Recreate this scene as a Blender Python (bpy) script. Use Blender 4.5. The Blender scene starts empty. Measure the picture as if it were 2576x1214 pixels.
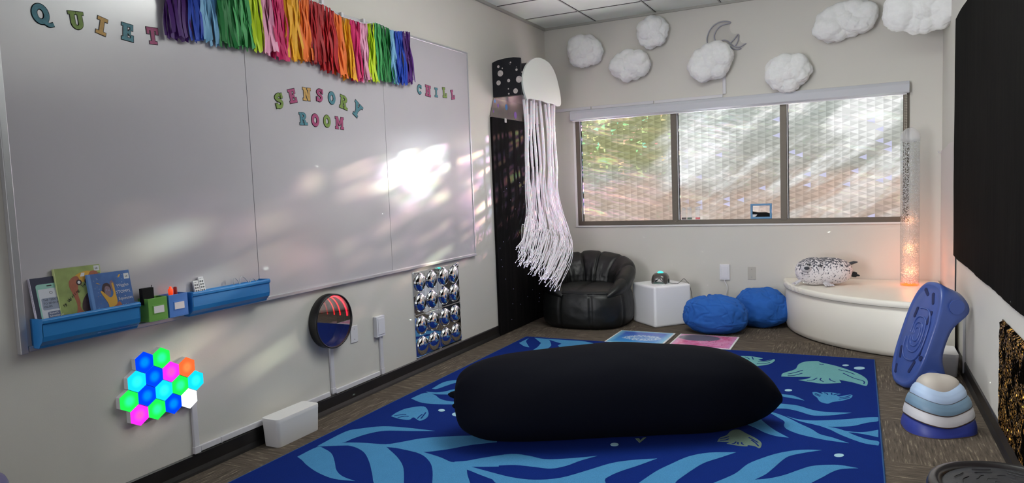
import bpy, bmesh, math, random
from mathutils import Vector, Matrix, noise
random.seed(7)
PI = math.pi
C = bpy.context.scene.collection
SC = bpy.context.scene

# ------------------------------------------------------------------ room dimensions (metres)
WL, WR, WB, HC = -2.9443, 0.6249, 6.9222, 2.991
REAR = -1.8
CAMZ = 1.353
# camera: focal length in pixels, principal point and orientation of a hand-held phone
FPX, PX, PY = 1764.79, 1271.0, 607.0
CR = Vector((0.89317471, 0.44797124, -0.03950585))
CU = Vector((7.87367738e-04, 8.62895377e-02, 9.96269791e-01))
CF = Vector((-0.44970915, 0.88987408, -0.07671891))
CO = Vector((0, 0, CAMZ))

def ray(x, y): return CF + CR*((x-PX)/FPX) - CU*((y-PY)/FPX)
def onplane(x, y, ax, val):
    d = ray(x, y); return CO + d*((val-CO[ax])/d[ax])
def fl(x, y, z=0.0): return onplane(x, y, 2, z)
def pl(x, y, off=0.0):
    p = onplane(x, y, 0, WL+off); return (p.y, p.z)
def pb(x, y, off=0.0):
    p = onplane(x, y, 1, WB-off); return (p.x, p.z)

# frames: local (a, b, c) -> world, c points out of the surface
def LW(a, b, c): return Vector((WL+c, a, b))
def BW(a, b, c): return Vector((a, WB-c, b))
def RW(a, b, c): return Vector((WR-c, a, b))
def FLR(a, b, c): return Vector((a, b, c))
def frame(o, u, v, w):
    o, u, v, w = Vector(o), Vector(u), Vector(v), Vector(w)
    return lambda a, b, c: o+u*a+v*b+w*c

# ------------------------------------------------------------------ mesh builder
class MB:
    def __init__(s): s.v=[]; s.f=[]; s.m=[]; s.sm=[]
    def add(s, vs, fs, mi=0, smooth=False):
        n=len(s.v); s.v.extend([Vector(p) for p in vs])
        for f in fs: s.f.append([n+i for i in f]); s.m.append(mi); s.sm.append(smooth)
        return s
    def box(s, c, sz, mi=0, fr=FLR):
        x,y,z=sz[0]/2,sz[1]/2,sz[2]/2
        vs=[fr(c[0]+i*x,c[1]+j*y,c[2]+k*z) for i in(-1,1) for j in(-1,1) for k in(-1,1)]
        return s.add(vs,[(0,1,3,2),(4,6,7,5),(0,4,5,1),(2,3,7,6),(0,2,6,4),(1,5,7,3)],mi)
    def span(s, a, b, mi=0, fr=FLR):
        return s.box([(a[i]+b[i])/2 for i in range(3)],[abs(b[i]-a[i]) for i in range(3)],mi,fr)
    def prism(s, poly, w0, w1, fr=FLR, mi=0, smooth=False, side=None):
        n=len(poly)
        vs=[fr(p[0],p[1],w0) for p in poly]+[fr(p[0],p[1],w1) for p in poly]
        s.add(vs,[list(range(n))[::-1],[n+i for i in range(n)]],mi)
        s.add(vs,[(i,(i+1)%n,n+(i+1)%n,n+i) for i in range(n)],mi if side is None else side,smooth)
        return s
    def flat(s, poly, w, fr=FLR, mi=0):
        return s.add([fr(p[0],p[1],w) for p in poly],[list(range(len(poly)))],mi)
    def tube(s, pts, r, n=8, mi=0, closed=False, caps=True, squash=None):
        pts=[Vector(p) for p in pts]; N=len(pts); rings=[]
        up=None
        for i,p in enumerate(pts):
            if closed: t=(pts[(i+1)%N]-pts[i-1])
            else: t=pts[min(i+1,N-1)]-pts[max(i-1,0)]
            if t.length<1e-9: t=Vector((0,0,1))
            t.normalize()
            if up is None:
                up=Vector((0,0,1)) if abs(t.z)<.9 else Vector((1,0,0))
            u=t.cross(up)
            if u.length<1e-6: u=t.cross(Vector((1,0,0)))
            u.normalize(); w=u.cross(t).normalized(); up=w
            rr=r[i] if isinstance(r,(list,tuple)) else r
            q=squash or (1,1)
            rings.append([p+u*math.cos(2*PI*k/n)*rr*q[0]+w*math.sin(2*PI*k/n)*rr*q[1] for k in range(n)])
        vs=[q for g in rings for q in g]; fs=[]
        for i in range(N if closed else N-1):
            a=i*n; b=((i+1)%N)*n
            for k in range(n): fs.append((a+k,a+(k+1)%n,b+(k+1)%n,b+k))
        s.add(vs,fs,mi,True)
        if caps and not closed:
            s.add(rings[0],[list(range(n))[::-1]],mi); s.add(rings[-1],[list(range(n))],mi)
        return s
    def lathe(s, prof, c=(0,0,0), n=48, fr=None, mi=0, sx=1, sy=1, smooth=True, close=False):
        # prof: list of (radius, height); fr maps (x, y, z)
        fr=fr or (lambda a,b,d: Vector((c[0]+a,c[1]+b,c[2]+d)))
        vs=[];fs=[]
        for r,h in prof:
            for k in range(n):
                t=2*PI*k/n; vs.append(fr(r*sx*math.cos(t),r*sy*math.sin(t),h))
        m=len(prof)
        for i in range(m if close else m-1):
            for k in range(n):
                a=i*n;b=((i+1)%m)*n
                fs.append((a+k,a+(k+1)%n,b+(k+1)%n,b+k))
        return s.add(vs,fs,mi,smooth)
    def surf(s, fn, nu, nv, mi=0, cu=False, cv=False, smooth=True):
        U=nu if cu else nu+1; V=nv if cv else nv+1
        vs=[fn(i/nu,j/nv) for i in range(U) for j in range(V)]; fs=[]
        for i in range(nu):
            for j in range(nv):
                a=i*V+j; b=i*V+(j+1)%V; c=((i+1)%U)*V+(j+1)%V; d=((i+1)%U)*V+j
                fs.append((a,b,c,d))
        return s.add(vs,fs,mi,smooth)
    def blob(s, c, rad, disp=None, nu=64, nv=40, mi=0, rot=None):
        c=Vector(c)
        def fn(u,v):
            t=2*PI*u; p=PI*v
            d=Vector((math.sin(p)*math.cos(t),math.sin(p)*math.sin(t),-math.cos(p)))
            k=disp(d) if disp else 1
            q=Vector((d.x*rad[0],d.y*rad[1],d.z*rad[2]))*k
            if rot: q=rot@q
            return c+q
        return s.surf(fn,nu,nv,mi,cu=True)
    def build(s, name, mats, parent=None, bevel=0, seg=2, sub=0, origin=None, merge=False):
        me=bpy.data.meshes.new(name)
        if not isinstance(mats,(list,tuple)): mats=[mats]
        root=parent
        inv=None
        if parent is None:
            if origin is None:
                lo=[min(p[i] for p in s.v) for i in range(3)]; hi=[max(p[i] for p in s.v) for i in range(3)]
                origin=Vector(((lo[0]+hi[0])/2,(lo[1]+hi[1])/2,lo[2]))
            off=Vector(origin)
        else:
            off=Vector((0,0,0)); r=parent
            while r is not None: off+=r.location; r=r.parent
        me.from_pydata([tuple(p-off) for p in s.v],[],s.f)
        for m in mats: me.materials.append(m)
        me.polygons.foreach_set('material_index',s.m)
        me.polygons.foreach_set('use_smooth',s.sm)
        bm=bmesh.new(); bm.from_mesh(me)
        if merge: bmesh.ops.remove_doubles(bm,verts=bm.verts,dist=1e-5)
        bmesh.ops.recalc_face_normals(bm,faces=bm.faces)
        bm.to_mesh(me); bm.free(); me.update()
        o=bpy.data.objects.new(name,me); C.objects.link(o)
        if parent is None: o.location=off
        else: o.parent=parent
        if bevel:
            b=o.modifiers.new('bevel','BEVEL'); b.width=bevel; b.segments=seg; b.limit_method='ANGLE'; b.angle_limit=.7
            b.harden_normals=False
        if sub:
            b=o.modifiers.new('sub','SUBSURF'); b.levels=sub; b.render_levels=sub
        return o

def tag(o, label, cat, group=None, kind=None):
    if label: o['label']=label
    if cat: o['category']=cat
    if group: o['group']=group
    if kind: o['kind']=kind
    return o
def struct(o): o['kind']='structure'; return o
def thing(name, label, cat, loc, group=None):
    o=bpy.data.objects.new(name,None); C.objects.link(o); o.location=Vector(loc); o.empty_display_size=.05
    return tag(o,label,cat,group)

def catmull(pts, k=4, closed=True):
    n=len(pts); out=[]
    rng=range(n) if closed else range(n-1)
    for i in rng:
        if closed: a,b,c,d=pts[i-1],pts[i],pts[(i+1)%n],pts[(i+2)%n]
        else: a,b,c,d=pts[max(i-1,0)],pts[i],pts[i+1],pts[min(i+2,n-1)]
        # sharp tips stay sharp
        v1=(b[0]-a[0],b[1]-a[1]); v2=(c[0]-b[0],c[1]-b[1])
        for j in range(k):
            t=j/k
            def sh(p,q,r):
                x1,y1=q[0]-p[0],q[1]-p[1]; x2,y2=r[0]-q[0],r[1]-q[1]
                return (x1*x2+y1*y2)<0
            m1=tuple((c[e]-a[e])*.5 for e in range(len(b)))
            m2=tuple((d[e]-b[e])*.5 for e in range(len(b)))
            if closed and sh(a,b,c): m1=tuple((c[e]-b[e])*.8 for e in range(len(b)))
            if closed and sh(b,c,d): m2=tuple((c[e]-b[e])*.8 for e in range(len(b)))
            h0=2*t**3-3*t*t+1;h1=t**3-2*t*t+t;h2=-2*t**3+3*t*t;h3=t**3-t*t
            out.append(tuple(h0*b[e]+h1*m1[e]+h2*c[e]+h3*m2[e] for e in range(len(b))))
    if not closed: out.append(tuple(pts[-1]))
    return out
def circle(cx, cy, r, n=32, ry=None):
    ry=ry or r
    return [(cx+r*math.cos(2*PI*i/n),cy+ry*math.sin(2*PI*i/n)) for i in range(n)]
def fbm(p, o=4):
    a=.5;s=0
    for i in range(o): s+=a*noise.noise(p); p=p*2.03; a*=.5
    return s

# ------------------------------------------------------------------ materials
def hx(h):
    h=h.lstrip('#'); v=[int(h[i:i+2],16)/255 for i in(0,2,4)]
    return tuple(((c+.055)/1.055)**2.4 if c>.04045 else c/12.92 for c in v)+(1,)
def nmat(name):
    m=bpy.data.materials.new(name); m.use_nodes=True; nt=m.node_tree
    return m, nt, nt.nodes.get('Principled BSDF')
def mat(name, col, rough=.6, metal=0, spec=.5, emit=None, es=0, noise_amt=0, scale=20, bump=0, bscale=None, alpha=1, trans=0, coat=0, sheen=0, sss=0, stretch=None, ior=None):
    m,nt,b=nmat(name)
    c=hx(col) if isinstance(col,str) else tuple(col)
    b.inputs['Base Color'].default_value=c; b.inputs['Roughness'].default_value=rough; b.inputs['Metallic'].default_value=metal
    b.inputs['Specular IOR Level'].default_value=spec
    b.inputs['Coat Weight'].default_value=coat; b.inputs['Sheen Weight'].default_value=sheen
    b.inputs['Alpha'].default_value=alpha; b.inputs['Transmission Weight'].default_value=trans
    if ior: b.inputs['IOR'].default_value=ior
    if sss: b.inputs['Subsurface Weight'].default_value=sss; b.inputs['Subsurface Radius'].default_value=(.05,.05,.05); b.inputs['Subsurface Scale'].default_value=.5
    if emit: b.inputs['Emission Color'].default_value=hx(emit) if isinstance(emit,str) else emit; b.inputs['Emission Strength'].default_value=es
    N=nt.nodes; L=nt.links
    tc=N.new('ShaderNodeTexCoord'); mp=N.new('ShaderNodeMapping'); L.new(tc.outputs['Object'],mp.inputs[0])
    if stretch: mp.inputs['Scale'].default_value=stretch
    if noise_amt:
        t=N.new('ShaderNodeTexNoise'); t.inputs['Scale'].default_value=scale; t.inputs['Detail'].default_value=6; L.new(mp.outputs[0],t.inputs['Vector'])
        mx=N.new('ShaderNodeMix'); mx.data_type='RGBA'; r=N.new('ShaderNodeMapRange'); r.inputs['From Min'].default_value=.3; r.inputs['From Max'].default_value=.7
        L.new(t.outputs['Fac'],r.inputs['Value']); L.new(r.outputs[0],mx.inputs[0])
        mx.inputs[6].default_value=tuple(x*(1-noise_amt) for x in c[:3])+(1,); mx.inputs[7].default_value=tuple(min(1,x*(1+noise_amt)) for x in c[:3])+(1,)
        L.new(mx.outputs[2],b.inputs['Base Color'])
    if bump:
        t=N.new('ShaderNodeTexNoise'); t.inputs['Scale'].default_value=bscale or scale; t.inputs['Detail'].default_value=5; L.new(mp.outputs[0],t.inputs['Vector'])
        bp=N.new('ShaderNodeBump'); bp.inputs['Strength'].default_value=bump; bp.inputs['Distance'].default_value=.004
        L.new(t.outputs['Fac'],bp.inputs['Height']); L.new(bp.outputs[0],b.inputs['Normal'])
    return m
class NG:  # tiny node helper
    def __init__(s, nt): s.nt=nt
    def n(s, t, **k):
        x=s.nt.nodes.new(t)
        for a,v in k.items(): setattr(x,a,v)
        return x
    def l(s,a,b): s.nt.links.new(a,b)
    def m(s, op, a, b=None, c=None):
        x=s.n('ShaderNodeMath',operation=op)
        for i,v in enumerate((a,b,c)):
            if v is None: continue
            if isinstance(v,(int,float)): x.inputs[i].default_value=v
            else: s.l(v,x.inputs[i])
        return x.outputs[0]
    def mr(s, v, a, b, c=0, d=1, smooth=False):
        x=s.n('ShaderNodeMapRange'); s.l(v,x.inputs['Value'])
        if smooth: x.interpolation_type='SMOOTHSTEP'
        x.inputs['From Min'].default_value=a;x.inputs['From Max'].default_value=b;x.inputs['To Min'].default_value=c;x.inputs['To Max'].default_value=d
        return x.outputs[0]
    def mix(s, f, a, b, blend='MIX'):
        x=s.n('ShaderNodeMix',data_type='RGBA',blend_type=blend)
        for i,v in ((0,f),(6,a),(7,b)):
            if isinstance(v,(int,float)): x.inputs[i].default_value=v
            elif isinstance(v,(tuple,list)): x.inputs[i].default_value=v
            elif isinstance(v,str): x.inputs[i].default_value=hx(v)
            else: s.l(v,x.inputs[i])
        return x.outputs[2]
    def noise(s, vec, scale, detail=4, rough=.5):
        x=s.n('ShaderNodeTexNoise'); x.inputs['Scale'].default_value=scale; x.inputs['Detail'].default_value=detail; x.inputs['Roughness'].default_value=rough
        if vec is not None: s.l(vec,x.inputs['Vector'])
        return x.outputs['Fac']

M={}
M['wall']=mat('wall_paint','#cfccc5',.55,noise_amt=.02,scale=1.5,bump=.08,bscale=180)
M['white_plastic']=mat('white_plastic','#d9d8dc',.35)
M['white_matte']=mat('white_matte','#e2e0e0',.6)
M['board']=mat('whiteboard_enamel','#bcb8be',.2,spec=.8,ior=1.6,noise_amt=.015,scale=3,bump=.012,bscale=6)
M['alu']=mat('aluminium','#c8c8cc',.35,metal=.7)
M['black_base']=mat('rubber_baseboard','#1c1a1a',.35,noise_amt=.3,scale=8)
M['black']=mat('black_plastic','#0e0e10',.35)
M['blue_tray']=mat('blue_tray_plastic','#2b7cc0',.35)
M['green_bin']=mat('green_bin_plastic','#6da84a',.4)
M['blue_bin']=mat('blue_bin_plastic','#4a82cf',.4)
M['chrome']=mat('mirror_acrylic','#e6e8ea',.03,metal=1)
M['bronze']=mat('window_bronze','#5e564c',.45,metal=.3)
M['gasket']=mat('gasket','#1a1a1c',.6)

def carpet_mat():
    m,nt,b=nmat('carpet_tile'); g=NG(nt)
    tc=g.n('ShaderNodeTexCoord'); sp=g.n('ShaderNodeSeparateXYZ'); g.l(tc.outputs['Object'],sp.inputs[0])
    x,y=sp.outputs[0],sp.outputs[1]
    tx=g.m('FLOOR',g.m('DIVIDE',x,.61)); ty=g.m('FLOOR',g.m('DIVIDE',y,.61))
    par=g.m('MODULO',g.m('ABSOLUTE',g.m('ADD',tx,ty)),2)
    def streak(sx,sy):
        mp=g.n('ShaderNodeMapping'); mp.inputs['Scale'].default_value=(sx,sy,1); g.l(tc.outputs['Object'],mp.inputs[0])
        n=g.noise(mp.outputs[0],1,5,.65)
        w=g.n('ShaderNodeTexNoise'); w.inputs['Scale'].default_value=9; g.l(tc.outputs['Object'],w.inputs['Vector'])
        return n
    a=streak(7,95); c=streak(95,7)
    v=g.m('ADD',g.m('MULTIPLY',a,par),g.m('MULTIPLY',c,g.m('SUBTRACT',1,par)))
    ln=g.mr(v,.56,.66); fine=g.noise(tc.outputs['Object'],420,2)
    dk=g.mr(v,.35,.5)
    col=g.mix(dk,'#49423b','#665b51'); col=g.mix(g.m('MULTIPLY',ln,g.mr(fine,.4,.62)),col,'#c9b9a0')
    col=g.mix(g.mr(fine,.35,.65,.0,.35),col,'#3d3833')
    g.l(col,b.inputs['Base Color']); b.inputs['Roughness'].default_value=.95; b.inputs['Specular IOR Level'].default_value=.15
    bp=g.n('ShaderNodeBump'); bp.inputs['Strength'].default_value=.5; bp.inputs['Distance'].default_value=.004; g.l(fine,bp.inputs['Height']); g.l(bp.outputs[0],b.inputs['Normal'])
    return m
M['carpet']=carpet_mat()

def pile(name, col, var=.22):
    m,nt,b=nmat(name); g=NG(nt); tc=g.n('ShaderNodeTexCoord')
    f=g.noise(tc.outputs['Object'],330,3,.7); f2=g.noise(tc.outputs['Object'],14,3)
    c=hx(col)
    lo=tuple(v*(1-var*1.6) for v in c[:3])+(1,); hi=tuple(min(1,v*(1+var*1.6)) for v in c[:3])+(1,)
    k=g.mix(g.mr(f,.3,.7),lo,hi); k=g.mix(g.mr(f2,.3,.7,0,.12),k,(c[0]*.6,c[1]*.6,c[2]*.6,1))
    g.l(k,b.inputs['Base Color']); b.inputs['Roughness'].default_value=1; b.inputs['Specular IOR Level'].default_value=.1
    bp=g.n('ShaderNodeBump'); bp.inputs['Strength'].default_value=.7; bp.inputs['Distance'].default_value=.003; g.l(f,bp.inputs['Height']); g.l(bp.outputs[0],b.inputs['Normal'])
    return m
M['rug']=pile('rug_blue','#0e2874'); M['rug_leaf']=pile('rug_leaf_blue','#4a8aba',.15); M['rug_fish']=pile('rug_fish_teal','#6fa8ac',.12); M['rug_sand']=pile('rug_fish_olive','#6d8074',.12); M['rug_edge']=mat('rug_binding','#1f4f86',.9,bump=.4,bscale=200)

# ------------------------------------------------------------------ room shell
T=.14
mb=MB().span((WL-T,REAR,-.1),(WR+T,WB+T,0)); struct(mb.build('floor',M['carpet'],origin=(0,0,-.1)))
M['ceil']=mat('ceiling_tile','#e6ece6',.85,noise_amt=.05,scale=3,bump=.25,bscale=260)
struct(MB().span((WL-T,REAR,HC),(WR+T,WB+T,HC+.1)).build('ceiling',M['ceil']))
struct(MB().span((WL-T,REAR,0),(WL,WB+T,HC)).build('wall_left',M['wall'],origin=(0,0,0)))
struct(MB().span((WR,REAR,0),(WR+T,WB+T,HC)).build('wall_right',M['wall'],origin=(0,0,0)))
WX0,WX1,WZ0,WZ1=-2.636,.386,.923,2.07
mb=MB()
mb.span((WL,WB,0),(WR,WB+T,WZ0)); mb.span((WL,WB,WZ1),(WR,WB+T,HC)); mb.span((WL,WB,WZ0),(WX0,WB+T,WZ1)); mb.span((WX1,WB,WZ0),(WR,WB+T,WZ1))
struct(mb.build('wall_back',M['wall'],origin=(0,0,0)))
# ceiling grid
g_=MB()
x=-2.376-.61
xs=[-2.376+.613*i for i in range(0,5)]
for x in xs: g_.span((x-.007,REAR,HC-.004),(x+.007,WB,HC+.002))
y=6.43
while y>REAR:
    g_.span((WL,y-.007,HC-.0035),(WR,y+.007,HC+.002)); y-=.613
M['tbar']=mat('ceiling_tbar','#b4b6b2',.5); M['shadowgap']=mat('tile_gap','#3c3c3c',.8)
o=g_.build('trim_1',M['tbar']); struct(o)
g_=MB()
for x in xs: g_.span((x+.006,REAR,HC-.0045),(x+.011,WB,HC+.002))
y=6.43
while y>REAR:
    g_.span((WL,y-.011,HC-.0042),(WR,y-.006,HC+.002)); y-=.613
struct(g_.build('trim_2',M['shadowgap']))
mb=MB(); mb.span((WL,REAR,HC-.025),(WL+.02,WB,HC)); mb.span((WL,WB-.02,HC-.022),(WR,WB,HC)); mb.span((WR-.02,REAR,HC-.025),(WR,WB,HC))
struct(mb.build('trim_3',mat('wall_angle','#a7a69f',.5)))
# baseboards
bbh=.098
def bbprof(name, fr, a0, a1):
    mb=MB(); prof=[(0,0),(.02,0),(.016,.012),(.008,.03),(.008,bbh-.006),(.004,bbh),(0,bbh)]
    n=len(prof); vs=[fr(a0,z,c) for c,z in prof]+[fr(a1,z,c) for c,z in prof]
    mb.add(vs,[list(range(n)),[n+i for i in range(n)][::-1]]+[(i,(i+1)%n,n+(i+1)%n,n+i) for i in range(n)])
    struct(mb.build(name,M['black_base']))
bbprof('baseboard_left',LW,REAR,5.62); bbprof('baseboard_back',BW,WL+.02,WR-.02); bbprof('baseboard_right',RW,REAR,WB)

# ------------------------------------------------------------------ window
def film_mat():
    m=bpy.data.materials.new('window_film_emissive'); m.use_nodes=True; nt=m.node_tree; nt.nodes.clear(); g=NG(nt)
    out=g.n('ShaderNodeOutputMaterial'); tc=g.n('ShaderNodeTexCoord'); geo=g.n('ShaderNodeNewGeometry')
    sp=g.n('ShaderNodeSeparateXYZ'); g.l(geo.outputs['Position'],sp.inputs[0]); X,Z=sp.outputs[0],sp.outputs[2]
    # facet pattern: rows of triangles pointing left
    u=g.m('DIVIDE',X,.0645); cu=g.m('FLOOR',u); fu=g.m('FRACT',u)
    v=g.m('ADD',g.m('DIVIDE',Z,.049),g.m('MULTIPLY',cu,.62)); cv=g.m('FLOOR',v); fv=g.m('FRACT',v)
    w=g.m('MULTIPLY',g.m('ABSOLUTE',g.m('SUBTRACT',fv,.5)),2)
    ins=g.m('LESS_THAN',w,g.m('MULTIPLY',fu,.96))
    cb=g.n('ShaderNodeCombineXYZ'); g.l(cu,cb.inputs[0]); g.l(cv,cb.inputs[1]); g.l(ins,cb.inputs[2])
    wn=g.n('ShaderNodeTexWhiteNoise',noise_dimensions='3D'); g.l(cb.outputs[0],wn.inputs['Vector']); rnd=wn.outputs['Value']
    # blurred outdoor tones painted into the film's own emission
    zz=g.mr(Z,.95,2.05)
    n1=g.noise(geo.outputs['Position'],2.2,3)
    low=g.mix(g.mr(n1,.35,.7),'#cdb5a6','#b5a69b'); mid='#b4b4ac'
    base=g.mix(g.mr(g.m('ADD',zz,g.m('MULTIPLY',g.m('SUBTRACT',n1,.5),.5)),.22,.5,smooth=True),low,mid)
    base=g.mix(g.mr(zz,.45,.95,smooth=True),base,'#b9c0ba')
    ol=g.m('MULTIPLY',g.mr(X,-1.5,-1.75,smooth=True),g.mr(zz,.35,.62,smooth=True))
    base=g.mix(g.m('MULTIPLY',ol,.8),base,'#9a9a62')
    # white sun sweeps and bright spots painted into the emission
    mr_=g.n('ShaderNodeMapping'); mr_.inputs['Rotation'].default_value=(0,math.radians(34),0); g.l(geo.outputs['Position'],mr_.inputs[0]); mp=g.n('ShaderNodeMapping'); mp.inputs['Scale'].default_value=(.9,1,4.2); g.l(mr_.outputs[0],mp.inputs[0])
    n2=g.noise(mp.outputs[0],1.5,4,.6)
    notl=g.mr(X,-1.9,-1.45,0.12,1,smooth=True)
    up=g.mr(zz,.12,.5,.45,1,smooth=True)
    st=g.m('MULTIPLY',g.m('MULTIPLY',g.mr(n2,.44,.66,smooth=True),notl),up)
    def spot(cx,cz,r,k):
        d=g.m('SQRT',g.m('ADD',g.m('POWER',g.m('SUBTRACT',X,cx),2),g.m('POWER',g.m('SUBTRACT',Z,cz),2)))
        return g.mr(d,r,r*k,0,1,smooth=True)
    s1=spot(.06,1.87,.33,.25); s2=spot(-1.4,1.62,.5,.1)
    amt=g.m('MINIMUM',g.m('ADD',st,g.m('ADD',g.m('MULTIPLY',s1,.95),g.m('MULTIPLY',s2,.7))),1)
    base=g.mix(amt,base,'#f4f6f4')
    # facets lighten/darken
    fac=g.m('ADD',g.m('MULTIPLY',ins,.2),.84); fac=g.m('ADD',fac,g.m('MULTIPLY',g.m('SUBTRACT',rnd,.5),.13))
    fac=g.m('ADD',fac,g.m('MULTIPLY',g.m('MULTIPLY',ins,g.m('GREATER_THAN',rnd,.9)),-.2))
    cm=g.n('ShaderNodeCombineXYZ'); [g.l(fac,cm.inputs[i]) for i in range(3)]
    col=g.mix(1.0,base,cm.outputs[0],'MULTIPLY')
    # prismatic facets
    hs=g.n('ShaderNodeCombineColor',mode='HSV'); g.l(g.m('MULTIPLY',g.m('FRACT',g.m('MULTIPLY',rnd,37.7)),.42),hs.inputs[0]); hs.inputs[1].default_value=.55; hs.inputs[2].default_value=.95
    n3=g.noise(geo.outputs['Position'],26,2); pr=g.m('MULTIPLY',g.m('GREATER_THAN',rnd,.86),g.mr(n3,.5,.56))
    pr=g.m('MULTIPLY',pr,g.m('ADD',g.m('MULTIPLY',ol,.8),.07)); col=g.mix(pr,col,hs.outputs[0])
    vio=g.m('MULTIPLY',g.m('MULTIPLY',g.m('GREATER_THAN',rnd,.955),ins),g.mr(X,-1.6,-1.3)); col=g.mix(g.m('MULTIPLY',vio,.7),col,'#d8d9ff')
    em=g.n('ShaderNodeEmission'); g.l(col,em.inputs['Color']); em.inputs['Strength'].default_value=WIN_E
    tr=g.n('ShaderNodeBsdfTransparent')
    # transmission pattern shaped so the sun throws streaks and a patch on the whiteboard
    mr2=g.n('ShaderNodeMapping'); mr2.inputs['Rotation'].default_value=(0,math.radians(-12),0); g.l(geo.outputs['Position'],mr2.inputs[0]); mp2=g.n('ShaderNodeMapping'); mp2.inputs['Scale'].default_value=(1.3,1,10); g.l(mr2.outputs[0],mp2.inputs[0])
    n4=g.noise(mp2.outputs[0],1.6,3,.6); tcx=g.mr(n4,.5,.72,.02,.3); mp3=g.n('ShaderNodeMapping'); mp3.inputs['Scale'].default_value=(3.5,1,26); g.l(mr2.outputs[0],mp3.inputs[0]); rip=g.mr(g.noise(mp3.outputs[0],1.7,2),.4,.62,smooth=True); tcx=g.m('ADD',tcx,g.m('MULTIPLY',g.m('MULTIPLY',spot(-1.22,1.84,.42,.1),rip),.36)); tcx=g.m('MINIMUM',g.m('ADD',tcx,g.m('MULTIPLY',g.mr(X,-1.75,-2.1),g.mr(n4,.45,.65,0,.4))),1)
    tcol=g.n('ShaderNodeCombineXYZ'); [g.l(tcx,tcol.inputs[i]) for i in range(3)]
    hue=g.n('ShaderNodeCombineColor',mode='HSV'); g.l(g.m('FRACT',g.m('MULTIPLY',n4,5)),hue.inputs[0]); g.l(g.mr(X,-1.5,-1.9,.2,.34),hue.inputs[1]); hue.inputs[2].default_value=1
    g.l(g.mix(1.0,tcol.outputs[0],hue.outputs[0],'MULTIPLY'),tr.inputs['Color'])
    gl=g.n('ShaderNodeBsdfGlossy'); gl.inputs['Roughness'].default_value=.15; gl.inputs['Color'].default_value=(.04,.04,.04,1)
    ad=g.n('ShaderNodeAddShader'); g.l(em.outputs[0],ad.inputs[0]); g.l(tr.outputs[0],ad.inputs[1])
    g.l(ad.outputs[0],out.inputs[0]); m.cycles.emission_sampling='FRONT_BACK' if hasattr(m.cycles,'emission_sampling') else 'AUTO'
    return m
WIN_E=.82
root=thing('window_1',None,None,((WX0+WX1)/2,WB,WZ0)); struct(root)
fy0,fy1=WB-.012,WB+.06
mb=MB()
fw=.04
mb.span((WX0+.012,fy0,WZ0),(WX1,fy1,WZ0+.044)); mb.span((WX0+.012,fy0,WZ1-.04),(WX1,fy1,WZ1)); mb.span((WX0+.012,fy0,WZ0+.044),(WX0+.05,fy1,WZ1-.04)); mb.span((WX1-.045,fy0,WZ0+.044),(WX1,fy1,WZ1-.04))
mb.build('window_frame',M['bronze'],root,bevel=.002)
for mx in(-1.609,-.612): MB().span((mx-.027,fy0-.004,WZ0+.03),(mx+.027,fy1,WZ1)).build('mullion',M['bronze'],root,bevel=.002)
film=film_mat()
panes=[(WX0+.05,-1.636),(-1.582,-.639),(-.585,WX1-.045)]
for a,b in panes:
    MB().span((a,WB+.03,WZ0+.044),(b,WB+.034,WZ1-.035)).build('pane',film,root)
    MB().span((a,WB+.008,WZ0+.044),(a+.01,WB+.029,WZ1-.03)).build('film_gap_strip',M['white_plastic'],root)  # white strip stands for the bright light in the film gap
    MB().span((a+.011,WB+.008,WZ0+.044),(a+.017,WB+.029,WZ1-.03)).build('gasket',M['gasket'],root)
mb=MB(); mb.span((WX0-.014,WB-.014,WZ0+.0),(WX0+.011,WB+.05,WZ1)); mb.span((WX0-.014,WB-.016,WZ0-.014),(WX1+.004,WB+.05,WZ0-.0005)); 
mb.build('reveal_edge',M['white_matte'],root)
# roller shade valance
root=thing('roller_shade','white roller shade valance spanning the top of the window','window shade',(-1.13,WB,2.01))
M['valance']=mat('valance_white','#c3c5cc',.5)
mb=MB(); pr=[(0,0),(.062,0),(.072,.012),(.074,.07),(.06,.098),(0,.1)]
n=len(pr); x0,x1=-2.66,.384
vs=[Vector((x0,WB-c,2.012+z)) for c,z in pr]+[Vector((x1,WB-c,2.012+z)) for c,z in pr]
mb.add(vs,[list(range(n)),[n+i for i in range(n)][::-1]]+[(i,(i+1)%n,n+(i+1)%n,n+i) for i in range(n)])
mb.build('valance',M['valance'],root,bevel=.003)
MB().span((x0+.02,WB-.05,2.0),(x1-.02,WB-.03,2.013)).build('hem_bar',M['white_plastic'],root)
mb=MB()
for k,xx in enumerate((.352,.364)):
    z=2.0
    mb.tube([(xx,WB-.05,2.02),(xx,WB-.05,1.3)],.0012,6)
    while z>1.3:
        mb.lathe([(0,-.0035),(.003,-.002),(.0038,0),(.003,.002),(0,.0035)],(xx,WB-.05,z),6); z-=.0135
mb.build('bead_chain',mat('bead_chain','#d8d2c4',.4),root)

# ------------------------------------------------------------------ right-wall sheet and panels
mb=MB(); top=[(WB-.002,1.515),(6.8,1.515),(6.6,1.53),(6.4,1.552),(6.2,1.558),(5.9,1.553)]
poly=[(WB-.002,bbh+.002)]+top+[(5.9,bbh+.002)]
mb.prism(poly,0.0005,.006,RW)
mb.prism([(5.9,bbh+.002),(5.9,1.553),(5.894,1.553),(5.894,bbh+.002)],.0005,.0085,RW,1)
o=mb.build('tinted_wall_sheet',[mat('tinted_wall_sheet','#cfc6c6',.35),M['gasket']],None); tag(o,'pale plastic sheet in the back right corner, coloured with the pink lamp tint','wall panel')  # sheet colour carries the bubble tube's pink light on this wall strip
mb=MB()
p=Vector((WR-.006,6.9,1.5)); mb.tube([p,p+Vector((-.02,0,0)),p+Vector((-.024,0,.014))],.004,8)
tag(mb.build('clear_hook',M['white_plastic']),'tiny clear hook high in the back right corner','hook')

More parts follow.
